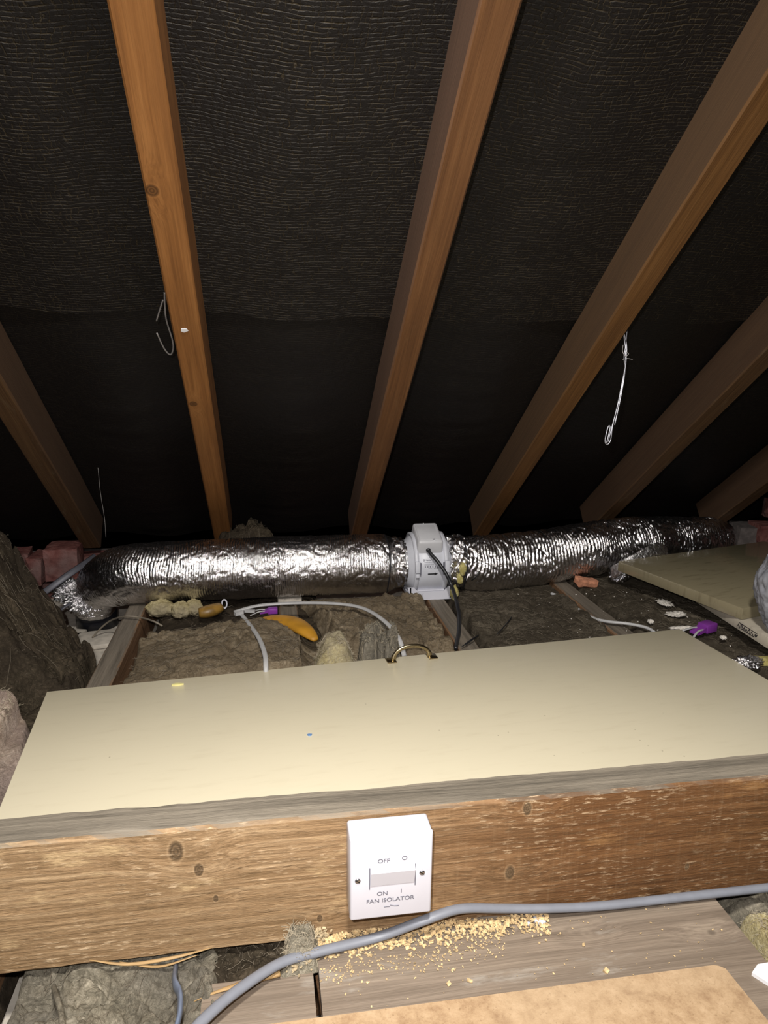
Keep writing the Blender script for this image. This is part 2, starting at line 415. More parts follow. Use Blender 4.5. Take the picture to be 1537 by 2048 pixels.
# ------------------------------------------------------------------ setting: ceiling board, eaves walls, roof felt
b = MB(); b.box((.2, .75, .01), (3.9, 3.0, .02)); tag(b.build('floor', m_plaster, smooth=False), kind='structure')

RAFTX = [-.92, -.515, -.135, .275, .671, 1.052, 1.474, 1.88]
def felt(name, y0, y1, off, mat, lap=False, ny=150, nx=300):
    vs, fs, uv = [], [], []
    X0, X1 = -1.7, 2.15
    for j in range(ny+1):
        for i in range(nx+1):
            x = X0 + (X1-X0)*i/nx; t = j/ny
            ye = y1
            if lap:      # ragged hanging hem, droops a little in each bay
                ye = y1 + .006*sin(x*3.1+.6) + .005*noise.noise(Vector((x*9, 0, 0))) + .002*noise.noise(Vector((x*70, 0, 3)))
            y = y0 + (ye-y0)*t
            d = min(abs(x-r) for r in RAFTX); sag = sm(.02, .19, d)
            o = off - .016*sag*(1-(.55*sm(.6, 1, t) if lap else 0))
            v = y*RH
            o += sag*(.005*fb(Vector((x*3, v*3, off*50)), 3) + .0022*noise.noise(Vector((x*5, v*30, 1))) + .0012*noise.noise(Vector((x*25, v*70, 4))))
            vs.append((x, y, RZ0 - RS*y + o*RH)); uv.append((x, v))
    for j in range(ny):
        for i in range(nx):
            a = j*(nx+1)+i; fs.append((a, a+1, a+nx+2, a+nx+1))
    me = bpy.data.meshes.new(name); me.from_pydata(vs, [], fs); me.update()
    ul = me.uv_layers.new(name='UVMap'); 
    idx = [0]*len(me.loops); me.loops.foreach_get('vertex_index', idx)
    ul.data.foreach_set('uv', [c for k in idx for c in uv[k]])
    o = link(name, me, mat); tag(o, kind='structure'); return o
LAPY = atr(768, 655, .075).y
felt('ceiling', -.75, LAPY, .094, m_felt, lap=True, ny=190)
felt('ceiling', LAPY-.09, 2.33, .104, m_felt2, ny=80, nx=200)

wallroot = bpy.data.objects.new('wall_far', None); C.objects.link(wallroot); wallroot.location = (0, 2.2, 0); tag(wallroot, kind='structure')
b = MB(); b.box((.2, .05, .065), (3.7, .09, .13)); b.build('mortar_bed', m_mortar, wallroot, smooth=False)
def brick_mesh(L, D, H, seed):
    bm = bmesh.new(); bmesh.ops.create_cube(bm, size=1)
    for v in bm.verts: v.co = Vector((v.co.x*L, v.co.y*D, v.co.z*H))
    bmesh.ops.subdivide_edges(bm, edges=bm.edges[:], cuts=3, use_grid_fill=True)
    for v in bm.verts:
        q = v.co*28+Vector((seed*3.1, 0, 0)); e = sum(abs(abs(a)-s_/2) < 1e-4 for a, s_ in zip(v.co, (L, D, H)))
        v.co += Vector(noise.noise_vector(q))*.0035 - v.co.normalized()*(.004 if e >= 2 else 0)
    me = bpy.data.meshes.new('brick'); bm.to_mesh(me); bm.free(); me.materials.append(m_brick); return me
bms = [brick_mesh(.205, .1, .062, i) for i in range(4)]
for r_ in range(2):
    for i in range(17):
        o = link('brick', bms[(i*3+r_) % 4], None, wallroot, (-1.55+.218*i+(.1 if r_ else 0)+random.uniform(-.004,.004), random.uniform(-.006,.006), .036+.072*r_), (random.uniform(-.03,.03), 0, random.uniform(-.03,.03)), False)
# stepped brick corner that rises on the right
wr = bpy.data.objects.new('wall_right', None); C.objects.link(wr); wr.location = (1.50, 2.04, 0); wr.rotation_euler = (0, 0, R(-14)); tag(wr, kind='structure')
b = MB(); b.prism([(-.02, 0), (.75, 0), (.75, .27), (.13, .27), (.13, .2), (-.0, .2)], .10, 1, .012); b.build('mortar_bed', m_mortar, wr, smooth=False)
for r_, (n0, n1) in enumerate([(0, 4), (0, 4), (0, 4), (.5, 4)]):
    x = n0*.218 + (0 if r_ % 2 else .06)
    while x < .72:
        link('brick', bms[int(x*50+r_) % 4], None, wr, (x+.09, .05+random.uniform(-.01,.01), .036+.072*r_), (random.uniform(-.05,.05), random.uniform(-.04,.04), random.uniform(-.06,.06)), False)
        x += .216

# ------------------------------------------------------------------ rafters
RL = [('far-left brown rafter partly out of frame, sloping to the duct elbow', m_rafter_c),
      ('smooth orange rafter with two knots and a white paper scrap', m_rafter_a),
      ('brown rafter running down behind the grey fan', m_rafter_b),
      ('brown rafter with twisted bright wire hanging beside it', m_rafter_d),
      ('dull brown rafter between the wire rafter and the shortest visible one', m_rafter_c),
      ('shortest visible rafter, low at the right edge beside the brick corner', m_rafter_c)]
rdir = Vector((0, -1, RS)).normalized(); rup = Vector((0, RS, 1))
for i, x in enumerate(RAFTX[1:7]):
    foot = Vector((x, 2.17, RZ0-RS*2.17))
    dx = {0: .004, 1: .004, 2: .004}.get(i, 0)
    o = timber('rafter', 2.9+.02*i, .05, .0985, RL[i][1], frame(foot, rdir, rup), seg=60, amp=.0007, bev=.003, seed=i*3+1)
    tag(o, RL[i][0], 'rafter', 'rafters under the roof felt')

# ------------------------------------------------------------------ timber beam
def yb(x): return .676
beam = timber('timber_beam', 2.35, .048, .153, m_beam, frame(Vector((-.70, .7, .115)), (1, 0, 0), (0, 0, 1)), seg=260, amp=.0012, bev=.0035, seed=5, edge=.0045)
tag(beam, 'rough-sawn timber beam across the foreground carrying the white isolator switch', 'beam')
b = MB()
sp = [(.505,-.0255,.009),(.545,-.031,.0035),(.59,-.029,.0035),(.63,-.0255,.007)]
b.tube(spline(sp, 6), [.0006+.0018*sin(pi*k/18) for k in range(19)], 7, flat=.5); b.build('splinter', m_splinter, beam)
b = MB(); b.tube(spline([(.535,-.027,.004),(.575,-.034,-.001),(.615,-.029,.003)], 6), [.0004+.0012*sin(pi*k/12) for k in range(13)], 6, flat=.6); b.build('splinter', m_splinter, beam)

# ------------------------------------------------------------------ joists
JL = [(-.327, 'grey dusty ceiling joist beside the duct elbow', .010), (.424, 'ceiling joist under the grey fan', 0), (.802, 'ceiling joist with a thin grey cable clipped along it', 0),
      (.045, 'ceiling joist buried in wool between the elbow joist and the fan joist', 0), (-.72, 'ceiling joist under the dark wool heap at the left edge', 0), (1.20, 'ceiling joist under the loose cream panels', 0)]
for i, (x, lab, dz) in enumerate(JL):
    L = 2.8; hh = .098 if i != 3 else .085
    if i == 2: L = 2.45
    o = timber('ceiling_joist', L-1.27, .046, hh, m_joist, frame(Vector((x, .67, .0205)), (.0, 1, 0), (0, 0, 1)), seg=60, amp=.0015, seed=i*5+2, edge=.003)
    tag(o, lab, 'joist', 'ceiling joists')

# ------------------------------------------------------------------ insulation
DOORP = [(-.400, 1.283), (.911, 1.412)]
def under_door(x, y):
    yy = 1.283 + (x+.4)*.0984; return -.43 < x < .98 and .72 < y < yy+.012
def clamp(x, y, z):
    if under_door(x, y): z = min(z, .117)
    if 1.70 < y < 1.93 and x > -.3: z = min(z, .118 if x < .9 else .11)
    if .66 < y < .74: z = min(z, .108)
    return z
def wool(name, quad, base, top, mat, res, seed, label, amp=.012, rim=(.08, .1), xy=.012, topf=None, group=None, fib=150, fmat=None, rough=1.0, cat='insulation', clampf=clamp, lumps=9):
    q = [Vector((a[0], a[1])) for a in quad]; nx, ny = res; vs = []
    for j in range(ny+1):
        for i in range(nx+1):
            u, v = i/nx, j/ny
            p = q[0]*(1-u)*(1-v)+q[1]*u*(1-v)+q[2]*u*v+q[3]*(1-u)*v
            P3 = Vector((p.x*lumps, p.y*lumps, seed*5.3))
            e = sm(0, rim[0], min(u, 1-u)+.015*noise.noise(P3*4))*sm(0, rim[1], min(v, 1-v)+.015*noise.noise(P3*4+Vector((5,5,5))))
            t = topf(p.x, p.y) if topf else top
            dd = Vector(noise.noise_vector(P3*1.7))*xy*.6*rough
            l = fb(P3, 3); rdg = 1-abs(noise.noise(P3*3.1+Vector((9, 0, 0))))*2
            f2 = fb(P3*7, 4); crease = abs(noise.noise(P3*1.3+Vector((0, 7, 0))))
            cr = -amp*1.3*sm(.12, 0, crease)
            z = base + (t-base)*e**.5 + (amp*l + amp*.22*rdg + amp*.42*f2*rough + cr*.7)*e
            x_, y_ = p.x+dd.x*e, p.y+dd.y*e
            z = max(clampf(x_, y_, z), base)
            vs.append((x_, y_, z))
    fs = [(j*(nx+1)+i, j*(nx+1)+i+1, (j+1)*(nx+1)+i+1, (j+1)*(nx+1)+i) for j in range(ny) for i in range(nx)]
    me = bpy.data.meshes.new(name); me.from_pydata(vs, [], fs); me.update()
    o = link(name, me, mat); tag(o, label, cat, group)
    if fib:
        rnd = random.Random(seed); b = MB()
        for _ in range(fib):
            u, v = rnd.uniform(.08, .92), rnd.uniform(.08, .92); a = rnd.uniform(0, 2*pi); k = rnd.uniform(-.9, .9); pts = []
            for s_ in range(6):
                i, j = min(nx, max(0, int(u*nx))), min(ny, max(0, int(v*ny))); pz = vs[j*(nx+1)+i]
                pts.append(Vector(pz)+Vector((0, 0, .001+.0025*sin(s_*.6))))
                u += cos(a)*2.2/nx; v += sin(a)*2.2/ny; a += k
            if all((pts[i+1]-pts[i]).length > 1e-4 for i in range(5)) and all(not under_door(p.x, p.y) for p in pts): b.tube(pts, rnd.uniform(.00015, .00038), 3, cap=False)
        for _ in range(int(fib*9)):
            pz = Vector(vs[rnd.randrange(len(vs))])
            if pz.z < base+.01 or under_door(pz.x, pz.y): continue
            L_f = rnd.uniform(.004, .013); a = rnd.uniform(0, 2*pi); e_ = rnd.uniform(.0, .9)
            d1 = Vector((cos(a)*cos(e_), sin(a)*cos(e_), sin(e_)*.8)); d2 = Vector((rnd.uniform(-1, 1), rnd.uniform(-1, 1), rnd.uniform(-1, .3)))*.6
            b.tube([pz-Vector((0, 0, .001)), pz+d1*L_f*.5, pz+d1*L_f*.8+d2*L_f*.4], rnd.uniform(.00012, .00028), 3, cap=False)
        if b.v: f = b.build('loose_fibres', fmat or m_fibre_dark, o); f['kind'] = 'stuff'
    return o
def XY(px, py, z=.13): p = atz(px, py, z); return (p.x, p.y)
g_bay = None
# bay between the elbow joist and the fan joist
wool('insulation_batt', [(-.297, 1.22), (.155, 1.26), (.15, 1.60), (-.29, 1.60)], .03, .135, m_ins_brown, (150, 120), 1, 'flat brown wool batt right of the dusty elbow joist', amp=.011, rim=(.06, .08), xy=.012,
     topf=lambda x, y: .132+.012*sm(-.3, -.1, x)-.05*sm(.08, .02, abs(x-.115)), fib=260)
wool('insulation_batt', [XY(530,1350,.13), XY(612,1345,.13), XY(606,1262,.15), XY(545,1264,.15)], .05, .148, m_ins_brown, (60, 70), 2, 'small square-cut brown wool block in front of the orange plastic scrap', amp=.007, rim=(.12, .1), fib=60)
wool('insulation_tuft', [XY(606,1345,.13), XY(735,1335,.13), XY(715,1262,.14), XY(622,1262,.14)], .04, .152, m_ins_yellow, (80, 80), 3, 'fluffy pale yellow wool tuft left of the brass handle', amp=.014, rim=(.38, .35), xy=.016, fib=160, fmat=m_fibre, cat='insulation')
wool('insulation_tuft', [XY(715,1335,.13), XY(812,1325,.13), XY(800,1250,.13), XY(705,1255,.13)], .04, .150, m_ins_grey, (80, 80), 4, 'torn grey wool clump behind the brass handle', amp=.028, rim=(.2, .2), xy=.022, fib=120, fmat=m_fibre, lumps=14)
wool('insulation_batt', [(.15, 1.46), (.395, 1.35), (.395, 1.80), (.06, 1.80)], .03, .14, m_ins_brown, (130, 130), 5, 'brown wool batt left of the fan joist, below the fan', amp=.016, rim=(.07, .12), xy=.016, fib=220)
wool('insulation_batt', [(-.29, 1.56), (.14, 1.56), (.14, 1.95), (-.29, 1.95)], .03, .10, m_ins_dark, (70, 70), 6, 'dark wool under the left duct, right of the elbow joist', amp=.012, fib=40)
wool('insulation_batt', [(.452, 1.25), (.775, 1.30), (.775, 1.88), (.452, 1.88)], .03, .128, m_ins_flat, (140, 170), 7, 'flat dark wool batt between the fan joist and the cable joist', amp=.008, rim=(.05, .06), xy=.01, fib=200)
wool('insulation_batt', [(.83, 1.10), (1.172, 1.10), (1.172, 2.05), (.83, 2.05)], .03, .120, m_ins_flat, (130, 240), 8, 'dark crumb-strewn wool batt right of the cable joist', amp=.008, rim=(.05, .04), xy=.01, fib=200)
wool('insulation_batt', [(1.228, 1.0), (2.0, 1.0), (2.0, 2.1), (1.228, 2.1)], .03, .12, m_ins_flat, (90, 90), 9, 'dark wool batt under the loose panels at the right edge', amp=.008, fib=30)
# left heap
def heap(x, y):
    return min(.35, .115 + max(0, -.415-x)*1.55 + .0*y)
wool('insulation_batt', [(-1.25, 1.30), (-.36, 1.34), (-.385, 1.60), (-1.25, 1.86)], .03, .3, m_ins_dark, (200, 130), 10, 'big dark wool heap at the left edge beside the elbow joist', amp=.024, rim=(.03, .12), xy=.02, topf=heap, fib=300, lumps=11)
wool('insulation_batt', [(-1.2, 1.14), (-.41, 1.18), (-.36, 1.36), (-1.2, 1.38)], .03, .075, m_ins_dark, (110, 50), 11, 'low dark wool below the big heap, touching the door corner', amp=.014, fib=60)
wool('insulation_tuft', [XY(-160,1520,.13), XY(62,1500,.13), XY(82,1420,.13), XY(-110,1352,.13)], .03, .168, m_ins_pink, (110, 90), 12, 'pale pinkish wool clump at the left edge beside the door', amp=.024, rim=(.3, .3), xy=.02, fib=260, fmat=m_fibre, lumps=13)
wool('insulation_batt', [(-.78, .735), (-.385, .735), (-.43, 1.10), (-.78, 1.10)], .03, .115, m_ins_dark, (80, 90), 13, 'dark brown wool left of the door, behind the beam end', amp=.014, rim=(.06, .05), fib=120)
wool('insulation_batt', [(-.37, .55), (-.30, .45), (-.30, .9), (-.37, .9)], .03, .06, m_ins_dark, (20, 40), 33, 'shadowed wool under the left end of the beam', amp=.006, fib=0)
# foreground
wool('insulation_batt', [(-.283, .42), (-.055, .42), (-.055, .80), (-.275, .80)], .03, .104, m_ins_grey, (150, 170), 14, 'grey-green lumpy wool below the beam at lower left', amp=.017, rim=(.06, .05), xy=.016, fib=60, lumps=15)
wool('insulation_batt', [(.535, .30), (1.17, .30), (1.17, .80), (.535, .80)], .03, .098, m_ins_grey, (230, 150), 15, 'grey wool beside the wide plank at lower right', amp=.015, rim=(.05, .05), fib=120, lumps=14)
wool('insulation_tuft', [(.540, .60), (.585, .60), (.575, .665), (.532, .665)], .04, .105, m_ins_yellow, (50, 50), 16, 'small yellow wool tuft against the corner of the wide plank', amp=.008, rim=(.3, .3), fib=30, fmat=m_fibre)
wool('insulation_batt', [(-.075, .632), (.034, .636), (.034, .80), (-.075, .80)], .03, .103, m_ins_dark, (60, 60), 34, 'dark wool strip between the beam and the short grey plank', amp=.008, rim=(.06, .06), fib=40, lumps=16)
# under the door, mostly hidden
wool('insulation_batt', [(-.29, .78), (.395, .78), (.395, 1.24), (-.29, 1.24)], .03, .10, m_ins_dark, (50, 40), 17, 'dark wool hidden below the cream door, left bay', amp=.008, fib=0)
wool('insulation_batt', [(.455, .78), (1.17, .78), (1.17, 1.28), (.455, 1.28)], .03, .10, m_ins_dark, (50, 40), 18, 'dark wool hidden below the cream door, right bay', amp=.008, fib=0)
# rubble and wool at the eaves behind the duct
wool('insulation_tuft', [(-.185, 2.02), (.06, 2.02), (.03, 2.16), (-.16, 2.16)], .14, .238, m_ins_dark, (60, 30), 19, 'grey-pink wool scrap at the foot of the orange rafter', amp=.02, rim=(.3, .3), fib=20, lumps=14)

# ------------------------------------------------------------------ cream door laid flat
dang = math.atan2(.129, 1.311)
door = empty('cupboard_door', (.25, 1.08, .1235), 'large cream painted door lying flat across the joists behind the beam', 'door', rot=(0, 0, dang))
c_far = Vector((-.400, 1.283)); c_r = Vector((.911, 1.412)); dW, dD = 1.320, .535
ex = Vector((cos(dang), sin(dang))); ey = Vector((-sin(dang), cos(dang)))
cen = (c_far+c_r)/2 - ey*dD/2; door.location = (cen.x, cen.y, .1235)
bevelbox('panel', (dW, dD, .0165), m_door, door, (0, 0, .00825), bev=.0012)
def local_door(px, py, z=.14):
    p = atz(px, py, z) - Vector(door.location); return Vector((p.x*ex.x+p.y*ex.y, p.x*ey.x+p.y*ey.y, 0))
# handle
hl, hr = local_door(783, 1321), local_door(864, 1314)
hc = (hl+hr)/2; hroot = bpy.data.objects.new('handle', None); C.objects.link(hroot); hroot.parent = door; hroot.location = (hc.x, hc.y, .0165)
hL = (hr-hl).length
b = MB()
pts = [Vector((-(hL/2-.004)*cos(pi*k/24), 0, .028*sin(pi*k/24)**.85)) for k in range(25)]
b.tube(pts, [.0042 if 2 < k < 22 else .0042+.0012 for k in range(25)], 12, flat=.75, up=(0, 1, 0)); b.build('grip', m_brass, hroot)
for sgn in (-1, 1):
    bevelbox('mounting_plate', (.019, .024, .0022), m_brass, hroot, (sgn*(hL/2+.001), 0, .0011), bev=.0006)
for px, py, mt, d, lab in ((355, 1370, m_ychip, (.022, .007, .003), 'yellow flake on the far-left part of the cream door'), (620, 1470, m_blue, (.009, .006, .0015), 'tiny blue paint fleck in the middle of the cream door')):
    p = atz(px, py, .1405); b = MB()
    n = 10; top = []; 
    for k in range(n):
        a = 2*pi*k/n; r = random.uniform(.7, 1.1)*.5; top.append((r*cos(a)*d[0], r*sin(a)*d[1]))
    b.prism(top, d[2], 2, 0); tag(b.build('paint_flake', mt, loc=(p.x, p.y, .1401), smooth=False), lab, 'flake')

# ------------------------------------------------------------------ planks and hardboard in the foreground
pl = timber('floor_plank', .475, .27, .017, m_plank, frame(Vector((.041, .592, .0955+.002)), (1, 0, 0), (0, 0, 1)), seg=60, amp=.0006, bev=.002, seed=21, edge=.002)
tag(pl, 'wide dusty plank under the isolator switch, right of the plank gap', 'plank')
pl2 = timber('floor_plank', .112, .18, .017, m_plank, frame(Vector((-.077, .550, .0945+.002)), (1, 0, 0), (0, 0, 1)), seg=20, amp=.0006, bev=.002, seed=23, edge=.002)
tag(pl2, 'short grey plank piece left of the wide plank', 'plank')
# packing strips the planks sit on
for x, y, L in ((-.075, .46, .61),):
    o = timber('packing_batten', L, .04, .074, m_joist, frame(Vector((x, y+.06, .0205)), (1, 0, 0), (0, 0, 1)), seg=30, seed=31); tag(o, 'low batten hidden beneath the foreground planks', 'batten')
pl3 = timber('floor_plank', .30, .12, .016, m_joist, frame(Vector((.44, .40, .0955)), (1, 0, 0), (0, 0, 1)), seg=20, amp=.0006, seed=25)
tag(pl3, 'brown board corner below the wide plank at the lower right corner', 'plank')
# hardboard with a clipped rounded corner
mz = .1150
A = atz(560, 2046, mz+.005); B = atz(1425, 1931, mz+.005); Cn = atz(1452, 1938, mz+.005); D = atz(1545, 2052, mz+.005)
Aw = Vector((-.03, A.y, 0)); dline = (B-A).normalized()
P0 = A - dline*.02; P1 = B; P2 = Cn; P3 = D + (D-Cn).normalized()*.12
outl = [(P0.x, P0.y), (P1.x, P1.y)]
for k in range(1, 6):
    t = k/6; q = (P1*(1-t)*(1-t) + (P1+(P1-P0).normalized()*.006)*2*t*(1-t) + P2*t*t); outl.append((q.x, q.y))
outl += [(P2.x, P2.y), (P3.x, P3.y), (P0.x+.02, P3.y-.02)]
b = MB(); b.prism(outl[::-1], .0055, 2, mz); tag(b.build('hardboard_sheet', m_hard, smooth=False), 'tan hardboard sheet lying on the planks at the bottom edge', 'board')

# ------------------------------------------------------------------ isolator switch on the beam face
iso = empty('fan_isolator_switch', (.118, .676, .213), 'white square fan isolator switch fixed to the beam face', 'switch')
bw, bh, bd = .0885, .0985, .033
iso.rotation_euler = (0, R(.0), 0)
bevelbox('back_box', (bw-.0015, .028, bh-.001), m_white, iso, (0, -.014, 0), bev=.003, seg=3)
bevelbox('face_plate', (bw, bh, .006), m_white, iso, (0, -.031, 0), (R(90), 0, 0), bev=.0018, seg=3, kx=.965, ky=.968)
FY = -.0341
b = MB(); rw, rh = .0465, .0235
b.prism([(FY+.001, -rh/2+.004), (FY-.0008, -rh/2+.004), (FY-.0052, rh/2-.0015), (FY-.0012, rh/2+.0035), (FY+.001, rh/2+.0035)], rw, 0, -rw/2)
rk = b.build('rocker', m_white, iso, smooth=False, loc=(.001, 0, .000))
for sx_ in (-1, 1):
    b = MB(); b.box((sx_*(rw/2+.0009)+.001, FY+.0003, .001), (.0009, .0016, rh+.002)); b.build('rocker_gap', m_mark, iso, smooth=False)
    # screw in a dished hole
    mm = Matrix.Translation((sx_*.0345-.001 if sx_ < 0 else .0325, FY+.0004, .001*sx_+.0005)) @ Matrix.Rotation(R(90), 4, 'X')
    b = MB(); b.lathe([(.0001, .0012), (.0022, .0011), (.0031, .0004), (.0033, -.001)], 20, mm); sc_ = b.build('screw', m_screw, iso)
    b = MB(); b.lathe([(.0034, -.0002), (.0040, .0006), (.0047, 0)], 24, mm); b.build('screw_rim', m_white, iso)
    b = MB(); b.box((mm.translation.x, mm.translation.y-.0013, mm.translation.z), (.0052, .0004, .0009), Matrix.Rotation(R(35), 3, 'Y')); b.build('slot', m_black, sc_, smooth=False)
def textmesh(txt, size, parent, fn, mat, name='lettering', bold=0):
    cu = bpy.data.curves.new('t', 'FONT'); cu.body = txt; cu.size = size; cu.align_x = 'CENTER'; cu.align_y = 'CENTER'; cu.extrude = .00012; cu.offset = bold
    to = bpy.data.objects.new('t', cu); C.objects.link(to); dg = bpy.context.evaluated_depsgraph_get(); dg.update()
    me = bpy.data.meshes.new_from_object(to.evaluated_get(dg)); bpy.data.objects.remove(to); 
    for v in me.vertices: v.co = fn(v.co)
    me.materials.clear(); me.name = name
    return link(name, me, mat, parent, smooth=False)
def isot(x, z): return lambda c: Vector((c.x*1.12+x, FY-.0001-c.z, c.y+z))
textmesh('OFF', .0066, iso, isot(-.0085, .0205), m_mark, bold=.00005)
textmesh('O', .0066, iso, isot(.0135, .0215), m_mark, bold=.00005)
textmesh('ON', .0066, iso, isot(-.0095, -.0185), m_mark, bold=.00005)
textmesh('I', .0066, iso, isot(.0105, -.0175), m_mark, bold=.00005)
textmesh('FAN ISOLATOR', .0066, iso, isot(-.001, -.0268), m_mark, bold=.00005)
b = MB(); b.box((-.0045, FY-.0002, -.0350), (.0065, .0003, .0005)); b.box((.0015, FY-.0002, -.0342), (.006, .0003, .0005), Matrix.Rotation(R(18), 3, 'Y')); b.box((.0065, FY-.0002, -.0350), (.004, .0003, .0007)); b.build('switch_symbol', m_mark, iso, smooth=False)

# ------------------------------------------------------------------ foreground cable, blob, sawdust, splinter
def cable(name, pts, r, mat, label=None, cat='cable', flat=None, n=12, parent=None, k=10, up=None):
    b = MB(); b.tube(spline(pts, k), r, n, flat=flat, up=up); o = b.build(name, mat, parent)
    if label: tag(o, label, cat)
    return o
pts = [atz(372, 2085, .135), atz(402, 2045, .135), atz(470, 1985, .133), atz(560, 1927, .128), atz(640, 1903, .124), atz(760, 1873, .123), aty(850, 1840, .655), aty(920, 1818, .662), aty(1000, 1817, .668), aty(1080, 1817, .668), aty(1200, 1812, .668), aty(1350, 1796, .668), aty(1540, 1775, .668), aty(1640, 1766, .668), Vector((.95, .668, .150)), Vector((1.4, .668, .15))]
cable('flat_cable', pts, .0058, m_grey, 'thick grey cable running along the foot of the beam', flat=.82, n=14)
bp = atz(1080, 1840, .1145)
b = MB(); b.lathe([(.0001, .0032), (.004, .003), (.0065, .002), (.0078, 0), (.0001, -.0002)], 22, Matrix.Translation((bp.x, bp.y, .1146)))
for v_i, v in enumerate(b.v): b.v[v_i] = (v[0]+.0012*noise.noise(Vector(v)*300), v[1]+.001*noise.noise(Vector(v)*280), v[2])
tag(b.build('sealant_blob', m_blob), 'round pale blue blob on the wide plank by the cable', 'blob')
p = atz(1058, 1848, .1145); b = MB(); b.lathe([(.0001, .002), (.002, .0016), (.0032, 0), (.0001, -.0002)], 14, Matrix.Translation((p.x, p.y, .1146))); tag(b.build('sealant_blob', m_blob), 'tiny pale blob left of the round blue blob', 'blob')
cable('wood_splinter', [atz(388, 2003, .112), atz(430, 1985, .114), atz(500, 1962, .118), atz(560, 1945, .119)], [.0006+.0042*sm(0, 30, i) for i in range(31)], m_splinter, 'long pointed orange wood splinter sticking out under the grey cable', 'splinter', flat=.45, n=7)
cable('flat_cable', [aty(352, 1925, .70)+Vector((0,.02,0)), aty(352, 1945, .668)+Vector((0,0,.004)), atz(350, 1965, .127), atz(360, 1990, .133), atz(360, 2025, .133), atz(352, 2060, .13)], .0068, m_bluegrey, 'twisted blue-grey cable dropping below the beam at lower left', flat=.4, n=12, up=(0, -1, .3))
cable('flat_cable', [aty(105, 1965, .69), atz(112, 1990, .122), atz(122, 2025, .125), atz(126, 2060, .125)], .0026, m_ins_grey, 'dust-covered thin cable over the lower left wool')

def chip(b, c, s_, rnd):
    m = Matrix.Rotation(rnd.uniform(0, 6.3), 3, 'Z') @ Matrix.Rotation(rnd.uniform(-.6, .6), 3, 'X') @ Matrix.Rotation(rnd.uniform(-.6, .6), 3, 'Y')
    b.box(c, (s_*rnd.uniform(.7, 1.5), s_*rnd.uniform(.5, 1), s_*rnd.uniform(.25, .6)), m)
rnd = random.Random(3); b = MB()
for _ in range(1900):      # sawdust drift at the foot of the beam, below the switch
    x = .035+.27*rnd.random()**1.45; w_ = .011+.007*noise.noise(Vector((x*40, 0, 0))); d = abs(rnd.gauss(0, w_))
    hgt = .013*(.55+.45*noise.noise(Vector((x*45, 3, 0))))*exp(-(d/.010)**2)*(1-.5*sm(.18, .26, x))
    y = .6735-d
    if y < .632: continue
    chip(b, (x, y, .1160+hgt*rnd.random()**.4), rnd.choice((.0012, .0016, .002, .0026, .0036)), rnd)
o = b.build('sawdust', m_chipwood, smooth=False); tag(o, 'pale sawdust drift along the plank under the isolator switch', 'sawdust', kind='stuff')
b = MB()
for _ in range(330):
    px = rnd.uniform(640, 1010); py = 1935 - (px-640)*.16 + abs(rnd.gauss(0, 22)); p = atz(px, py, .115)
    if p.y < .672: chip(b, (p.x, p.y, .1158), rnd.choice((.0008, .0012, .0018)), rnd)
for _ in range(90):
    p = Vector((rnd.uniform(.05, .5), rnd.uniform(.575, .665), .1156)); chip(b, p, rnd.uniform(.0006, .0018), rnd)
o = b.build('sawdust', m_chipwood, smooth=False); tag(o, 'scattered sawdust crumbs over the wide plank', 'sawdust', kind='stuff')
b = MB()
for _ in range(420):      # dusty plug of wool and chips left of the drift
    t = rnd.random(); p = atz(585+60*t+rnd.gauss(0, 9), 1930-75*t+rnd.gauss(0, 14), .117)
    p.y = min(p.y, .669); chip(b, (p.x, p.y, .115+rnd.random()*.022*max(.15, (p.y-.62)/.05)), rnd.uniform(.0012, .004), rnd)
o = b.build('dust_clump', m_chipdark, smooth=False); tag(o, 'grey-green dust clump against the beam left of the sawdust', 'dust', kind='stuff')
wool('insulation_tuft', [(.0, .632), (.040, .636), (.046, .672), (.004, .672)], .112, .150, m_ins_grey, (40, 40), 41, 'little grey wool plug wedged against the beam above the plank gap', amp=.005, rim=(.35, .3), xy=.004, fib=40, fmat=m_fibre, clampf=lambda x, y, z: z, topf=lambda x, y: .118+.036*sm(.63, .672, y), lumps=60)
for i, (px, py, s_, lab) in enumerate([(763, 1893, .006, 'largest sawdust chip, just below the drift'), (1213, 1942, .006, 'pale wood chip near the middle of the wide plank'), (940, 1962, .006, 'wood chip close to the hardboard edge'), (898, 1968, .004, 'small wood chip left of the chip by the hardboard'), (1168, 1890, .004, 'small wood chip right of the blue blob')]):
    p = atz(px, py, .116); b = MB(); chip(b, (0, 0, 0), s_, rnd); tag(b.build('wood_chip', m_chipwood, smooth=False, loc=(p.x, p.y, .1165)), lab, 'wood chip')
# white scrap at the right edge
p = atz(1535, 1965, .118); b = MB()
b.prism([(-.012, .012), (0, .022), (.03, .026), (.035, -.02), (.006, -.012)], .004, 2, 0)
tag(b.build('foam_scrap', m_paper, smooth=False, loc=(p.x+.003, p.y, .1145), rot=(0, 0, -.1)), 'white scrap at the right edge on the wide plank corner', 'scrap')

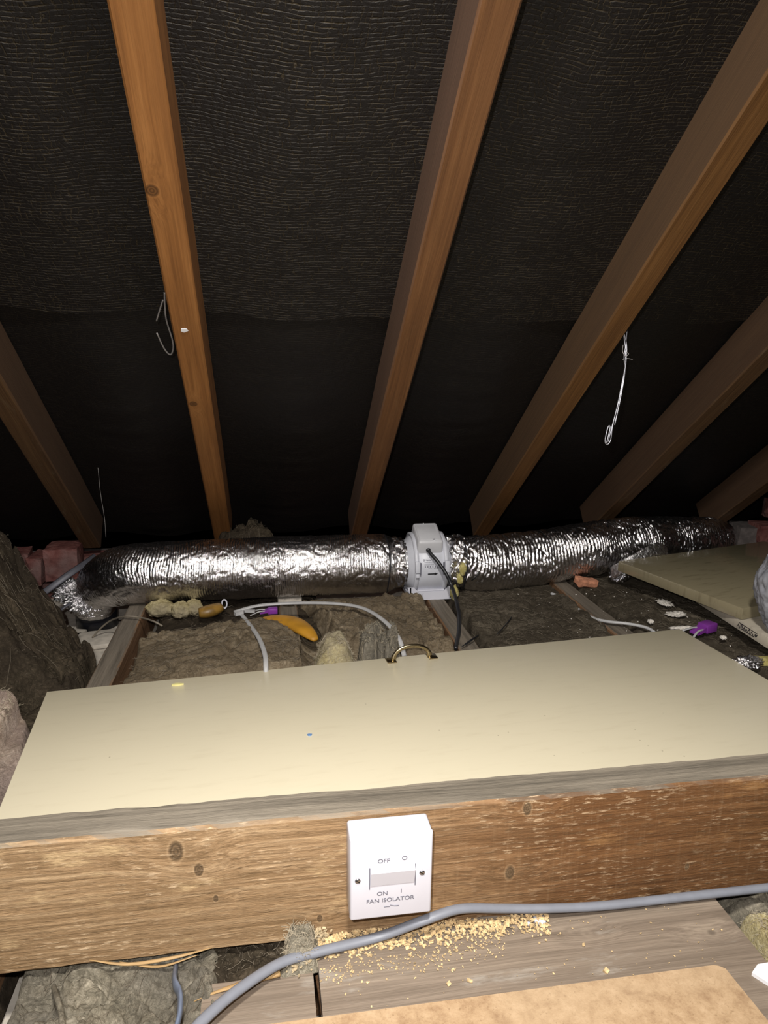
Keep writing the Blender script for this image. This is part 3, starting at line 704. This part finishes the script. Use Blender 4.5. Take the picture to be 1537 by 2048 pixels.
# ------------------------------------------------------------------ ducts
def duct(name, pts, rad, label, pitch, ribamp, crumple, seed, nring=128, step=.0012, lean=0, ends=(1, 1), fold=0):
    P = spline(pts, 24); L = [0]
    for i in range(1, len(P)): L.append(L[-1]+(P[i]-P[i-1]).length)
    n = int(L[-1]/step); Q = []; j = 0
    for i in range(n+1):
        s_ = L[-1]*i/n
        while j < len(P)-2 and L[j+1] < s_: j += 1
        t = (s_-L[j])/max(1e-9, L[j+1]-L[j]); Q.append(P[j].lerp(P[j+1], t))
    prev = Vector((0, 0, 1)); vs = []
    for i, p in enumerate(Q):
        t = (Q[min(i+3, n)]-Q[max(i-3, 0)]).normalized(); u = (prev - t*prev.dot(t)).normalized(); prev = u; bb = t.cross(u); s_ = L[-1]*i/n
        rr = rad(i/n) if callable(rad) else rad
        for k in range(nring):
            a = 2*pi*k/nring; ca, sa = cos(a), sin(a)
            q = Vector((s_, ca*rr, sa*rr))
            w_ = noise.noise(q*Vector((14, 14, 14))+Vector((seed, 0, 0))) if False else noise.noise(Vector((s_*14+seed, ca*1.1, sa*1.1)))
            ph = s_/pitch + lean*a/(2*pi) + 1.3*w_
            rib = abs(sin(pi*ph))
            am = ribamp*(.55+.9*noise.noise(Vector((s_*9+seed, ca*1.6, sa*1.6+3))))
            cr = noise.noise(Vector((s_*60+seed, ca*4.5, sa*4.5))); cr2 = noise.noise(Vector((s_*150, ca*10+seed, sa*10)))
            c3 = abs(noise.noise(Vector((s_*26+seed*2, ca*2.4, sa*2.4))))
            d = am*(rib-.5) + crumple*(cr*.8+cr2*.5) - crumple*1.2*sm(.14, 0, c3)
            d += fold*noise.noise(Vector((s_*34+seed, ca*.9, sa*.9)))
            vs.append(p + (u*ca+bb*sa)*(rr+d))
    fs = [(i*nring+k, i*nring+(k+1)%nring, (i+1)*nring+(k+1)%nring, (i+1)*nring+k) for i in range(n) for k in range(nring)]
    me = bpy.data.meshes.new(name); me.from_pydata(vs, [], fs); me.update()
    o = link(name, me, m_foil); tag(o, label, 'duct'); return o
AY, AZ = 1.80, .2005
dl = duct('foil_duct', [(.352, AY, AZ), (.30, AY, AZ), (.1, AY, AZ+.001), (-.1, AY, AZ), (-.28, AY+.004, AZ-.003), (-.365, AY+.024, AZ-.016), (-.425, AY+.058, AZ-.05), (-.452, AY+.092, .098), (-.455, AY+.10, .074)],
     lambda t: .058+.019*sm(0, .07, t) - .022*sm(.80, .97, t) - .002*sm(.4, .8, t), 'long silver foil duct left of the fan, bending down at its elbow', .0060, .0017, .0015, 3.0, lean=.6, fold=.0008)
def rr_(t): return .058+.0175*sm(0, .10, t)-.003*sm(.55, 1, t)
dr = duct('foil_duct', [(.452, AY, AZ), (.50, AY, AZ-.006), (.60, 1.82, .186), (.75, 1.845, .190), (.9, 1.885, .196), (1.05, 1.94, .194), (1.2, 2.0, .180), (1.33, 2.045, .166), (1.43, 2.10, .15), (1.50, 2.17, .13)],
     rr_, 'ribbed silver foil duct right of the fan, running behind the cream panel', .0098, .0046, .0026, 11.0, step=.0014, lean=1.2, fold=.003)
def ring(parent, x, y, z, r, rt, mat, name):
    b = MB(); pts = [Vector((x+.002*sin(3*a), y+r*cos(a), z+r*sin(a))) for a in [2*pi*k/48 for k in range(49)]]
    b.tube(pts, rt, 6, cap=False); return b.build(name, mat, parent)
ring(dl, .300, AY, AZ, .0755, .0019, m_black, 'cable_tie')
ring(dr, .503, AY+.002, AZ-.006, .0725, .0019, m_black, 'cable_tie')
b = MB(); b.tube([Vector((.515, 1.727, .168)), Vector((.523, 1.72, .178)), Vector((.531, 1.716, .194))], .0015, 6); b.build('tie_tail', m_black, dr)
# ragged foil cuffs next to the fan
def crumple(name, c, size, mat, seed, amp=.45, sub=5, parent=None, freq=1.0):
    bm = bmesh.new(); bmesh.ops.create_icosphere(bm, subdivisions=sub, radius=1)
    for v in bm.verts:
        p = v.co.copy(); q = p*2.2*freq+Vector((seed, 0, 0))
        d = 1 + amp*(noise.noise(q)*.8 + .5*(1-2*abs(noise.noise(q*2.3))) - .3 + .25*(1-2*abs(noise.noise(q*5.1))))
        v.co = Vector((p.x*size[0], p.y*size[1], p.z*size[2]))*d
    me = bpy.data.meshes.new(name); bm.to_mesh(me); bm.free()
    return link(name, me, mat, parent, c)
def cuff(parent, x0, x1, seed):
    vs = []; n, k_ = 30, 120
    for i in range(n+1):
        for k in range(k_):
            a = 2*pi*k/k_; x = x0+(x1-x0)*i/n
            e = 1 if i in (0, n) else 0
            r = .066+.010*noise.noise(Vector((x*60+seed, cos(a)*4, sin(a)*4)))+.005*noise.noise(Vector((x*140, cos(a)*11, sin(a)*11+seed)))
            vs.append((x+.006*noise.noise(Vector((cos(a)*6, sin(a)*6, seed+i*.1))), AY+r*cos(a), AZ+r*sin(a)))
    fs = [(i*k_+k, i*k_+(k+1)%k_, (i+1)*k_+(k+1)%k_, (i+1)*k_+k) for i in range(n) for k in range(k_)]
    me = bpy.data.meshes.new('foil_cuff'); me.from_pydata(vs, [], fs); return link('foil_cuff', me, m_foil, parent)
cuff(dl, .294, .343, 2); cuff(dr, .462, .510, 7)
o = crumple('crumpled_end', (-.462, 1.875, .112), (.054, .050, .034), m_foil2, 5, .42, 6, dl, 3.0)
o = crumple('crumpled_end', (-.515, 1.90, .125), (.034, .03, .028), m_foil2, 9, .5, 6, dl, 2.6)

# collar through the ceiling board
col = empty('duct_collar', (-.457, 1.922, .0205), 'black plastic collar under the duct elbow on the ceiling board', 'collar')
b = MB(); b.lathe([(.050, 0), (.053, .0), (.053, .052), (.050, .055)], 48); b.build('sleeve', m_collar, col)
b = MB(); b.lathe([(.0535, .048), (.0565, .05), (.0565, .060), (.052, .062), (.046, .060)], 48); b.build('rim', m_collarw, col)
for (x, y, w__, d_, a) in ((-.42, 1.80, .13, .10, .2), (-.53, 1.83, .10, .09, -.3)):
    bevelbox('plasterboard_scrap', (w__, d_, .012), m_plaster, None, (x, y, .028), (0, 0, a), bev=.002)
    tag(bpy.context.scene.collection.objects[-1], 'pale plasterboard piece %s' % ('between the collar and the dusty joist' if a > 0 else 'left of the black collar'), 'plasterboard')

# ------------------------------------------------------------------ inline fan
fan = empty('inline_fan', (.408, AY, .1185), 'grey plastic inline duct fan with a square box and black arrow', 'fan')
zc = AZ-.1185
mx = Matrix.Translation((0, 0, zc)) @ Matrix.Rotation(R(90), 4, 'Y')
b = MB(); b.lathe([(.050, -.075), (.054, -.073), (.054, -.060), (.061, -.054), (.071, -.043), (.073, -.040), (.0765, -.036), (.0765, .036), (.073, .040), (.071, .043), (.061, .054), (.054, .060), (.054, .073), (.050, .075)], 72, mx)
o = b.build('housing', m_fan, fan)
for sgn in (-1, 1):
    b = MB(); b.lathe([(.0755, -.006), (.0805, -.005), (.0805, .005), (.0755, .006)], 72, Matrix.Translation((sgn*.038, 0, zc)) @ Matrix.Rotation(R(90), 4, 'Y'))
    cl = b.build('clamp_ring', m_fan, fan)
    a = R(8); ln = []
    mrot = Matrix.Rotation(-a, 4, 'X')
    for (h0, hh_, wd, th, nm) in ((.0, .030, .0115, .007, 'latch'), (-.022, .010, .009, .006, 'latch_hook')):
        bevelbox(nm, (wd, th, hh_), m_fan, fan, (sgn*.038, -.0850*cos(a), zc+.0815*sin(a)+h0), (-a*.6, 0, 0), bev=.001)
    b = MB(); b.box((sgn*.038-sgn*.0078, -.0815, zc+.006), (.0034, .004, .032)); b.build('latch_slot', m_mark, fan, smooth=False)
# terminal box, leaning toward the hatch
tb = bpy.data.objects.new('terminal_box', None); C.objects.link(tb); tb.parent = fan; tb.location = (-.003, 0, zc); tb.rotation_euler = (R(20), 0, 0)
bevelbox('box_lid', (.069, .092, .040), m_fanbox, tb, (0, 0, .0765), bev=.007, seg=4, kx=.93, ky=.95)
bevelbox('box_base', (.071, .094, .012), m_fanbox, tb, (0, 0, .0535), bev=.003)
bevelbox('lid_recess', (.050, .066, .002), m_fanbox, tb, (-.003, -.004, .0963), bev=.0008)
for (x, y) in ((.009, -.036), (-.004, .040)):
    b = MB(); b.lathe([(.0001, .0012), (.0022, .001), (.0028, 0)], 14, Matrix.Translation((x, y, .0968))); b.build('screw', m_screw, tb)
b = MB(); b.lathe([(.0001, .004), (.0055, .004), (.0062, 0)], 18, Matrix.Translation((-.006, -.0475, .073)) @ Matrix.Rotation(R(90), 4, 'X')); b.build('cable_gland', m_black, tb)
# bracket
b = MB()
y0 = -.066
b.box((.002, .0, .0025), (.098, .128, .005))
b.prism([(-.060, .034), (-.050, .0), (.052, .0), (.058, .010), (.058, .032), (.048, .034), (.036, .022), (-.030, .022), (-.044, .034)], .004, 1, y0)
b.prism([(-.060, .034), (-.050, .0), (.052, .0), (.058, .010), (.058, .032), (.048, .034), (.036, .022), (-.030, .022), (-.044, .034)], .004, 1, -y0-.004)
b.prism([(y0, 0), (-y0, 0), (-y0, .034), (.03, .010), (-.03, .010), (y0, .034)], .004, 0, -.054)
b.prism([(y0, 0), (-y0, 0), (-y0, .034), (.03, .010), (-.03, .010), (y0, .034)], .004, 0, .052)
b.box((.002, -.052, .024), (.07, .018, .004)); b.build('mounting_bracket', m_white, fan, smooth=False)
def fcyl(x, a0, r=.0769):      # bends flat print round the housing
    return lambda c: Vector((c.x+x, -(r+c.z)*cos(a0+c.y/r), zc+(r+c.z)*sin(a0+c.y/r)))
def bars(rects, name, parent, x, a0, mat):
    b = MB()
    for (cx_, cy_, w__, h__) in rects:
        f = fcyl(x, a0); n = max(1, int(h__/.002)+1)
        for t in range(n):
            ya, yb_ = cy_-h__/2+h__*t/n, cy_-h__/2+h__*(t+1)/n
            b.add([f(Vector((cx_-w__/2, ya, .0003))), f(Vector((cx_+w__/2, ya, .0003))), f(Vector((cx_+w__/2, yb_, .0003))), f(Vector((cx_-w__/2, yb_, .0003)))], [(0, 1, 2, 3)])
    return b.build(name, mat, parent, smooth=False)
AR = R(-7); f = fcyl(.003, AR); b = MB()
outl = [(-.0130, -.0017), (.0045, -.0017), (.0045, -.0042), (.0135, 0), (.0045, .0042), (.0045, .0017), (-.0130, .0017)]
b.add([f(Vector((x, y, .0004))) for x, y in outl], [(0, 1, 5, 6), (2, 3, 4), (1, 2, 4, 5)]); b.build('arrow_mark', m_black, fan, smooth=False)
f = fcyl(.012, R(5)); b = MB(); b.add([f(Vector((x*.55, y*.5, .0004))) for x, y in outl], [(0, 1, 5, 6), (2, 3, 4), (1, 2, 4, 5)]); b.build('arrow_mark', m_black, fan, smooth=False)
textmesh('Vents', .0062, fan, fcyl(-.009, R(20)), m_mark, bold=.0001)
b = MB(); f = fcyl(-.0200, R(20)); n = 18
b.add([f(Vector((rr*cos(2*pi*k/n), rr*sin(2*pi*k/n), .0004))) for rr in (.0012, .0026) for k in range(n)], [(k, (k+1) % n, n+(k+1) % n, n+k) for k in range(n)]); b.build('round_logo', m_mark, fan, smooth=False)
rc = []; r2 = random.Random(5)
for row, y in enumerate((.0062, .0025, .0)):
    x = -.021
    while x < (.012 if row < 1 else .002):
        w__ = r2.uniform(.0012, .0035); rc.append((x+w__/2, y, w__, .0009)); x += w__+.0009
for k in range(6): rc.append((-.019+k*.0065, -.0046, .0024, .0036))
rc += [(-.0065, -.009, .010, .0006), (-.010, -.0046, .0006, .0085), (.0172, -.006, .0012, .009)]
bars(rc, 'print_lines', fan, .002, R(11), m_mark)
# power cable
p0 = tb.matrix_basis; w0 = Vector(fan.location) + Vector((-.003, 0, zc)) + Matrix.Rotation(R(20), 3, 'X') @ Vector((-.006, -.051, .073))
cable('power_cable', [w0, w0+Vector((.006, -.009, -.008)), aty(876, 1123, 1.705), aty(893, 1148, 1.69), aty(905, 1175, 1.675), atz(914, 1205, .152), atz(919, 1235, .136), atz(918, 1265, .127), atz(914, 1285, .1245), atz(912, 1297, .1245)], .0046, m_black, 'black power cable hanging from the fan box to behind the door')
for i, sd in enumerate(((.492, AY-.068, AZ-.002, .011), (.487, AY-.062, AZ-.030, .010), (.470, AY-.072, AZ-.064, .013))):
    crumple('foam_sealant', sd[:3], (sd[3]*.8, sd[3]*.7, sd[3]*1.5), m_yfoam, i*4, .35, 3, dr)
cable('cable_tie', [atz(925, 1293, .128), atz(940, 1281, .133), atz(958, 1270, .137), atz(950, 1276, .133), atz(932, 1290, .128)], .0012, m_black, 'black cable tie loop beside the black power cable', 'cable tie', n=6)
cable('cable_tie', [atz(995, 1268, .131), atz(1010, 1252, .134), atz(1024, 1234, .136)], .0014, m_black, 'short straight black cable tie lying on the dark wool', 'cable tie', n=6)

# ------------------------------------------------------------------ cables and oddments between duct and door
cable('flat_cable', [atz(468, 1224, .150), atz(520, 1211, .158), atz(600, 1206, .160), atz(680, 1208, .165), atz(730, 1218, .168), atz(770, 1243, .165), atz(797, 1275, .152), atz(808, 1308, .1305), atz(812, 1330, .1195)], .0054, m_grey2, 'pale grey flat cable arching over the wool toward the brass handle', flat=.6)
cable('flat_cable', [atz(482, 1228, .148), atz(497, 1246, .152), atz(518, 1276, .160), atz(530, 1308, .158), atz(532, 1332, .148), atz(532, 1362, .1235)], .0050, m_grey2, 'grey flat cable curving down to the door left of the yellow wool', flat=.6)
b = MB()
b.box(atz(478, 1226, .153), (.020, .010, .008), Matrix.Rotation(.5, 3, 'Z'))
b.box(atz(500, 1222, .150), (.024, .007, .006), Matrix.Rotation(-.3, 3, 'Z')); tag(b.build('cable_joint', m_grey2, smooth=False), 'grey cable joint where the two pale cables meet', 'cable joint')
cable('thin_cable', [atz(185, 1275, .035), atz(200, 1258, .06), atz(222, 1241, .09), atz(250, 1233, .128), atz(280, 1235, .13), atz(308, 1243, .14), atz(325, 1252, .13)], .0021, m_brown_cable, 'thin dusty cable arching over the dusty elbow joist')
cable('thin_cable', [atz(1103, 1187, .128), atz(1125, 1195, .126), atz(1150, 1213, .120), atz(1185, 1235, .127), atz(1215, 1243, .130), atz(1260, 1248, .132), atz(1300, 1258, .131), atz(1325, 1280, .1205)], .0036, m_grey2, 'thin grey cable lying along the right-hand joist')
def clip(px, py, z, s_, lab, rz):
    p = atz(px, py, z); e = empty('cable_connector', p, lab, 'connector', rot=(0, 0, rz))
    bevelbox('body', (.030*s_, .024*s_, .018*s_), m_purple, e, (0, 0, .009*s_), bev=.002*s_)
    b = MB(); b.prism([(-.015*s_, .004*s_), (-.040*s_, .001), (-.040*s_, .004*s_), (-.015*s_, .014*s_)], .020*s_, 1, -.01*s_); b.build('wedge', m_purple, e, smooth=False)
    for dy in (-.006, .006):
        cable('lead', [Vector((-.012*s_, dy*s_, .008*s_)), Vector((-.04*s_, dy*s_*1.6, .010*s_)), Vector((-.070*s_, dy*s_*3, .001))], .0024*s_, m_grey2, parent=e, flat=.7, n=8)
clip(546, 1226, .138, .75, 'small purple cable connector behind the orange plastic scrap', 0)
clip(1415, 1262, .126, 1.15, 'larger purple cable connector beside the loose cream panel', .35)
b = MB(); pts = spline([atz(514, 1243, .128), atz(545, 1240, .138), atz(585, 1246, .142), atz(612, 1262, .142), atz(632, 1280, .135)], 6); n = len(pts)
b.tube(pts, [.004+.019*sin(pi*min(1, (i+.5)/n))**.7 for i in range(n)], 14, flat=.55); tag(b.build('plastic_scrap', m_orange), 'curved orange plastic scrap between the wool and the grey cable', 'scrap')
b = MB(); pts = spline([atz(398, 1226, .135), atz(420, 1222, .137), atz(442, 1214, .14)], 5); n = len(pts)
b.tube(pts, [.017*(.8+.3*sin(pi*i/(n-1))) for i in range(n)], 12, flat=.8); tag(b.build('amber_scrap', m_amber), 'short amber plastic tube under the left duct', 'scrap')
for i, (px, py, sx_, lab) in enumerate(((322, 1216, .034, 'flat yellowed foam piece right of the dusty elbow joist'), (362, 1220, .022, 'yellowed foam chunk in the middle, under the left duct'), (388, 1215, .020, 'upright yellowed foam chunk beside the amber tube'))):
    o = crumple('foam_chunk', atz(px, py, .125), (sx_, .024, .020), m_ins_yellow, i*3+1, .25, 4); tag(o, lab, 'foam')
p = atz(449, 1208, .14); b = MB(); b.tube([p+Vector((.006*cos(a), 0, .011*sin(a))) for a in [2*pi*k/16 for k in range(17)]], .002, 6, cap=False); tag(b.build('white_ring', m_white), 'small white plastic ring beside the amber tube', 'ring')
b = MB(); b.box((0, 0, 0), (.06, .018, .012)); tag(b.build('grey_block', m_plaster, loc=atz(580, 1204, .118)+Vector((0, .02, 0)), rot=(0, 0, .1), smooth=False), 'pale block half hidden under the duct behind the grey cable', 'block')
# strap at left
pa, pb = aty(72, 1197, 1.80), aty(192, 1112, 1.90)
b = MB(); dirn = (pb-pa); b.tube([pa-dirn*.1, pa+dirn*.5+Vector((0, 0, .002)), pb], .0085, 8, flat=.3, up=(0, -1, .4)); tag(b.build('metal_strap', m_strap), 'flat grey strap slanting up behind the wool heap to the left rafter foot', 'strap')
pa, pb = atz(112, 1226, .10), atz(142, 1205, .12); b = MB(); b.tube([pa, (pa+pb)/2, pb], .0065, 8, flat=.4); tag(b.build('metal_strap', m_strap), 'short purplish grey strap end below the crumpled elbow foil', 'strap')
# loose bricks and rubble by the left rafter foot
def loose(px0, px1, py, y, H, lab, seed, rot, D=.1, k=1.0):
    a, c_ = aty(px0, py, y), aty(px1, py, y); L = (c_-a).length
    me = brick_mesh(L, D, H, seed); o = link('brick', me, None, None, ((a.x+c_.x)/2, y+D/2, a.z-H/2), rot, False); tag(o, lab, 'brick'); return o
loose(82, 152, 1099, 2.06, .098, 'pinkish brick behind the strap at the left rafter foot', 3, (0, .02, .05))
loose(48, 84, 1118, 2.08, .08, 'darker brick piece left of the pinkish brick', 5, (0, .1, -.1))
loose(12, 50, 1110, 2.1, .08, 'dim grey brick behind the top of the wool heap', 6, (0, 0, .15))
me = brick_mesh(.064, .035, .022, 8); me.materials.clear(); me.materials.append(m_brick_or); o = link('brick', me, None, None, atz(1172, 1164, .13), (.1, .15, .12), False); tag(o, 'broken orange brick piece beyond the end of the cable joist', 'brick')

# ------------------------------------------------------------------ loose cream panels on the right
L_ = Vector((.927, 1.747, 0)); F_ = Vector((1.029, 1.366, 0)); dv = (F_-L_).normalized(); pv = Vector((-dv.y, dv.x, 0))
ang = math.atan2(pv.y, pv.x); wd = .56; ln = (F_-L_).length
pc = (L_+F_)/2 + pv*wd/2
pn = bevelbox('cream_panel', (wd, ln, .027), m_panel, None, (pc.x, pc.y, .2-.0135), (0, 0, ang), bev=.0018); tag(pn, 'thick grubby cream panel on top of the stack at the right', 'panel')
W2, D2 = .50, .41; a2 = R(-3); pc2 = Vector((1.03+W2/2, 1.395, 0))
pn2 = bevelbox('cream_panel', (W2, D2, .024), m_panel2, None, (pc2.x, pc2.y, .172-.012), (0, 0, a2), bev=.001); tag(pn2, 'dusty cream panel with a dark stamp beneath the thick one', 'panel')
for dx_, lab in ((-.14, 'timber packer under the left side of the cream panels'), (.17, 'timber packer hidden under the right side of the cream panels')):
    p = pc2+Vector((dx_, .03, 0)); pk = bevelbox('timber_packer', (.05, .30, .0285), m_joist, None, (p.x+.02, p.y, .1185+.0145), (0, 0, a2), bev=.002); tag(pk, lab, 'packer')
# dark stamp on the edge of the lower panel
b = MB(); r2 = random.Random(9)
xl = -W2/2-.0004
for k in range(16):
    y = -.035-.0045*k; z = r2.uniform(-.004, .004); h__ = r2.uniform(.004, .011)
    b.box((xl, y, z), (.0006, r2.uniform(.0015, .003), h__), Matrix.Rotation(r2.uniform(-.6, .6), 3, 'X'))
b.box((xl, -.07, .0055), (.0006, .065, .0012)); b.box((xl, -.07, -.0055), (.0006, .05, .0012))
b.build('stamp_mark', m_black, pn2, smooth=False)
# plastic sheeting at the frame edge
pA = aty(1523, 1210, 1.27)
o = crumple('plastic_bag', (pA.x+.102, 1.275, .272), (.100, .075, .118), m_sheet, 31, .12, 6, None, .75)
tag(o, 'crumpled whitish plastic bag at the right edge on the cream panels', 'plastic bag')
o = crumple('foil_scrap', atz(1497, 1325, .135), (.028, .018, .012), m_foil, 4, .4, 5, None, 1.6); tag(o, 'crumpled silver foil scrap beside the right corner of the door', 'foil')
o = crumple('insulation_tuft', atz(1528, 1325, .125), (.035, .02, .010), m_yfoam, 14, .3, 4); tag(o, 'yellow wool scrap right of the crumpled foil scrap', 'insulation')
# foil loop where the duct wrap hangs against the panel corner
pp = L_+Vector((0, 0, 0))
b = MB(); vs = []
P = spline([aty(1222, 1148, 1.80), aty(1250, 1132, 1.765), aty(1285, 1112, 1.772), aty(1315, 1098, 1.79), aty(1334, 1106, 1.80), aty(1336, 1124, 1.80)], 12); n = len(P)
for i, p in enumerate(P):
    for k in range(9):
        s_ = k/8-.5; vs.append(p + Vector((0, s_*.012, s_*.034 + .004*noise.noise(Vector((i*.25, k*.7, 2))))))
fs = [(i*9+k, i*9+k+1, (i+1)*9+k+1, (i+1)*9+k) for i in range(n-1) for k in range(8)]
me = bpy.data.meshes.new('foil_flap'); me.from_pydata(vs, [], fs); o = link('foil_flap', me, m_foil2, dr); o.modifiers.new('t', 'SOLIDIFY').thickness = .001
o = crumple('foil_scrap', atz(1240, 1152, .135), (.026, .02, .016), m_foil, 21, .4, 5, None, 2.0); tag(o, 'silver foil scrap tucked under the left corner of the thick cream panel', 'foil')

# crumbs of plaster on the right-hand wool
b = MB(); rnd = random.Random(8)
for _ in range(150):
    p = Vector((rnd.uniform(.60, 1.15), rnd.uniform(1.25, 1.72), .132+rnd.uniform(0, .006))); chip(b, p, rnd.choice((.0007, .001, .0014, .0026)), rnd)
o = b.build('plaster_crumbs', m_debris, smooth=False); tag(o, 'white plaster crumbs scattered over the dark wool on the right', 'crumbs', kind='stuff')
for i, (px, py, s_, lab) in enumerate(((1352, 1228, (.020, .013, .006), 'largest white plaster lump beside the purple connector'), (1330, 1205, (.013, .022, .004), 'flat white plaster smear behind the largest lump'), (1302, 1243, (.006, .006, .006), 'small round plaster lump left of the largest lump'), (1447, 1275, (.006, .006, .005), 'small plaster lump right of the purple connector'), (1365, 1255, (.024, .008, .004), 'flat plaster piece left of the purple connector'))):
    o = crumple('plaster_lump', atz(px, py, .131), (s_[0], s_[1], s_[2]*.7), m_debris, i*2.2, .75, 4, None, 1.6); tag(o, lab, 'plaster')

# ------------------------------------------------------------------ wires and scraps on the rafters
cable('bent_wire', [atr(326, 600, .03), atr(322, 612, .03), atr(313, 642, .03)], .0014, m_dullwire, 'short grey wire end at the left edge of the orange rafter', 'wire', n=6)
cable('bent_wire', [atr(329, 585, .03), atr(330, 612, .03), atr(333, 640, .03), atr(345, 680, .03), atr(346, 700, .03), atr(340, 709, .03), atr(328, 696, .03), atr(314, 666, .03)], .0015, m_dullwire, 'grey hooked wire hanging at the left edge of the orange rafter', 'wire', n=6)
ww = empty('twisted_wire', aty(1252, 668, 1.40), 'twisted bright wire loop hanging beside a brown rafter', 'wire')
def wpath(pts): return [p-Vector(ww.location) for p in pts]
cable('strand', wpath([aty(1247, 660, 1.40), aty(1251, 690, 1.40), aty(1252, 715, 1.395), aty(1250, 740, 1.39), aty(1238, 800, 1.38), aty(1226, 852, 1.37), aty(1222, 880, 1.37), aty(1215, 889, 1.37), aty(1211, 880, 1.37), aty(1217, 854, 1.37), aty(1221, 856, 1.37), aty(1214, 886, 1.365)]), .0011, m_wire, parent=ww, n=6)
cable('strand', wpath([aty(1255, 660, 1.40), aty(1252, 692, 1.395), aty(1249, 715, 1.39), aty(1251, 740, 1.39), aty(1243, 790, 1.38), aty(1230, 850, 1.37)]), .0011, m_wire, parent=ww, n=6)
cable('strand', wpath([aty(1248, 662, 1.39), aty(1254, 690, 1.39), aty(1253, 720, 1.385), aty(1247, 762, 1.385), aty(1235, 815, 1.375), aty(1224, 856, 1.37), aty(1217, 884, 1.37)]), .0010, m_wire, parent=ww, n=6)
cable('tail', wpath([aty(1247, 690, 1.39), aty(1246, 703, 1.385), aty(1252, 712, 1.38), aty(1258, 708, 1.38), aty(1254, 704, 1.38)]), .0007, m_dullwire, parent=ww, n=5)
cable('tail', wpath([aty(1246, 719, 1.39), aty(1256, 717, 1.385), aty(1266, 719, 1.385)]), .0007, m_dullwire, parent=ww, n=5)
pp = atr(370, 661, -.0012); me_ = MB(); me_.prism([(-.006, -.004), (.003, -.005), (.006, .001), (-.002, .006), (-.007, .003)], .0008, 2, 0)
o = me_.build('paper_scrap', m_paper, smooth=False); o.matrix_world = frame(pp, (1, 0, 0), rup); tag(o, 'small white paper scrap stuck to the orange rafter', 'paper')
cable('cobweb_strand', [aty(196, 935, 1.9), aty(201, 985, 1.9), aty(208, 1028, 1.9), aty(210, 1045, 1.9), aty(212, 1075, 1.9)], .0005, m_dullwire, 'faint cobweb strand above the duct elbow', 'cobweb', n=4)
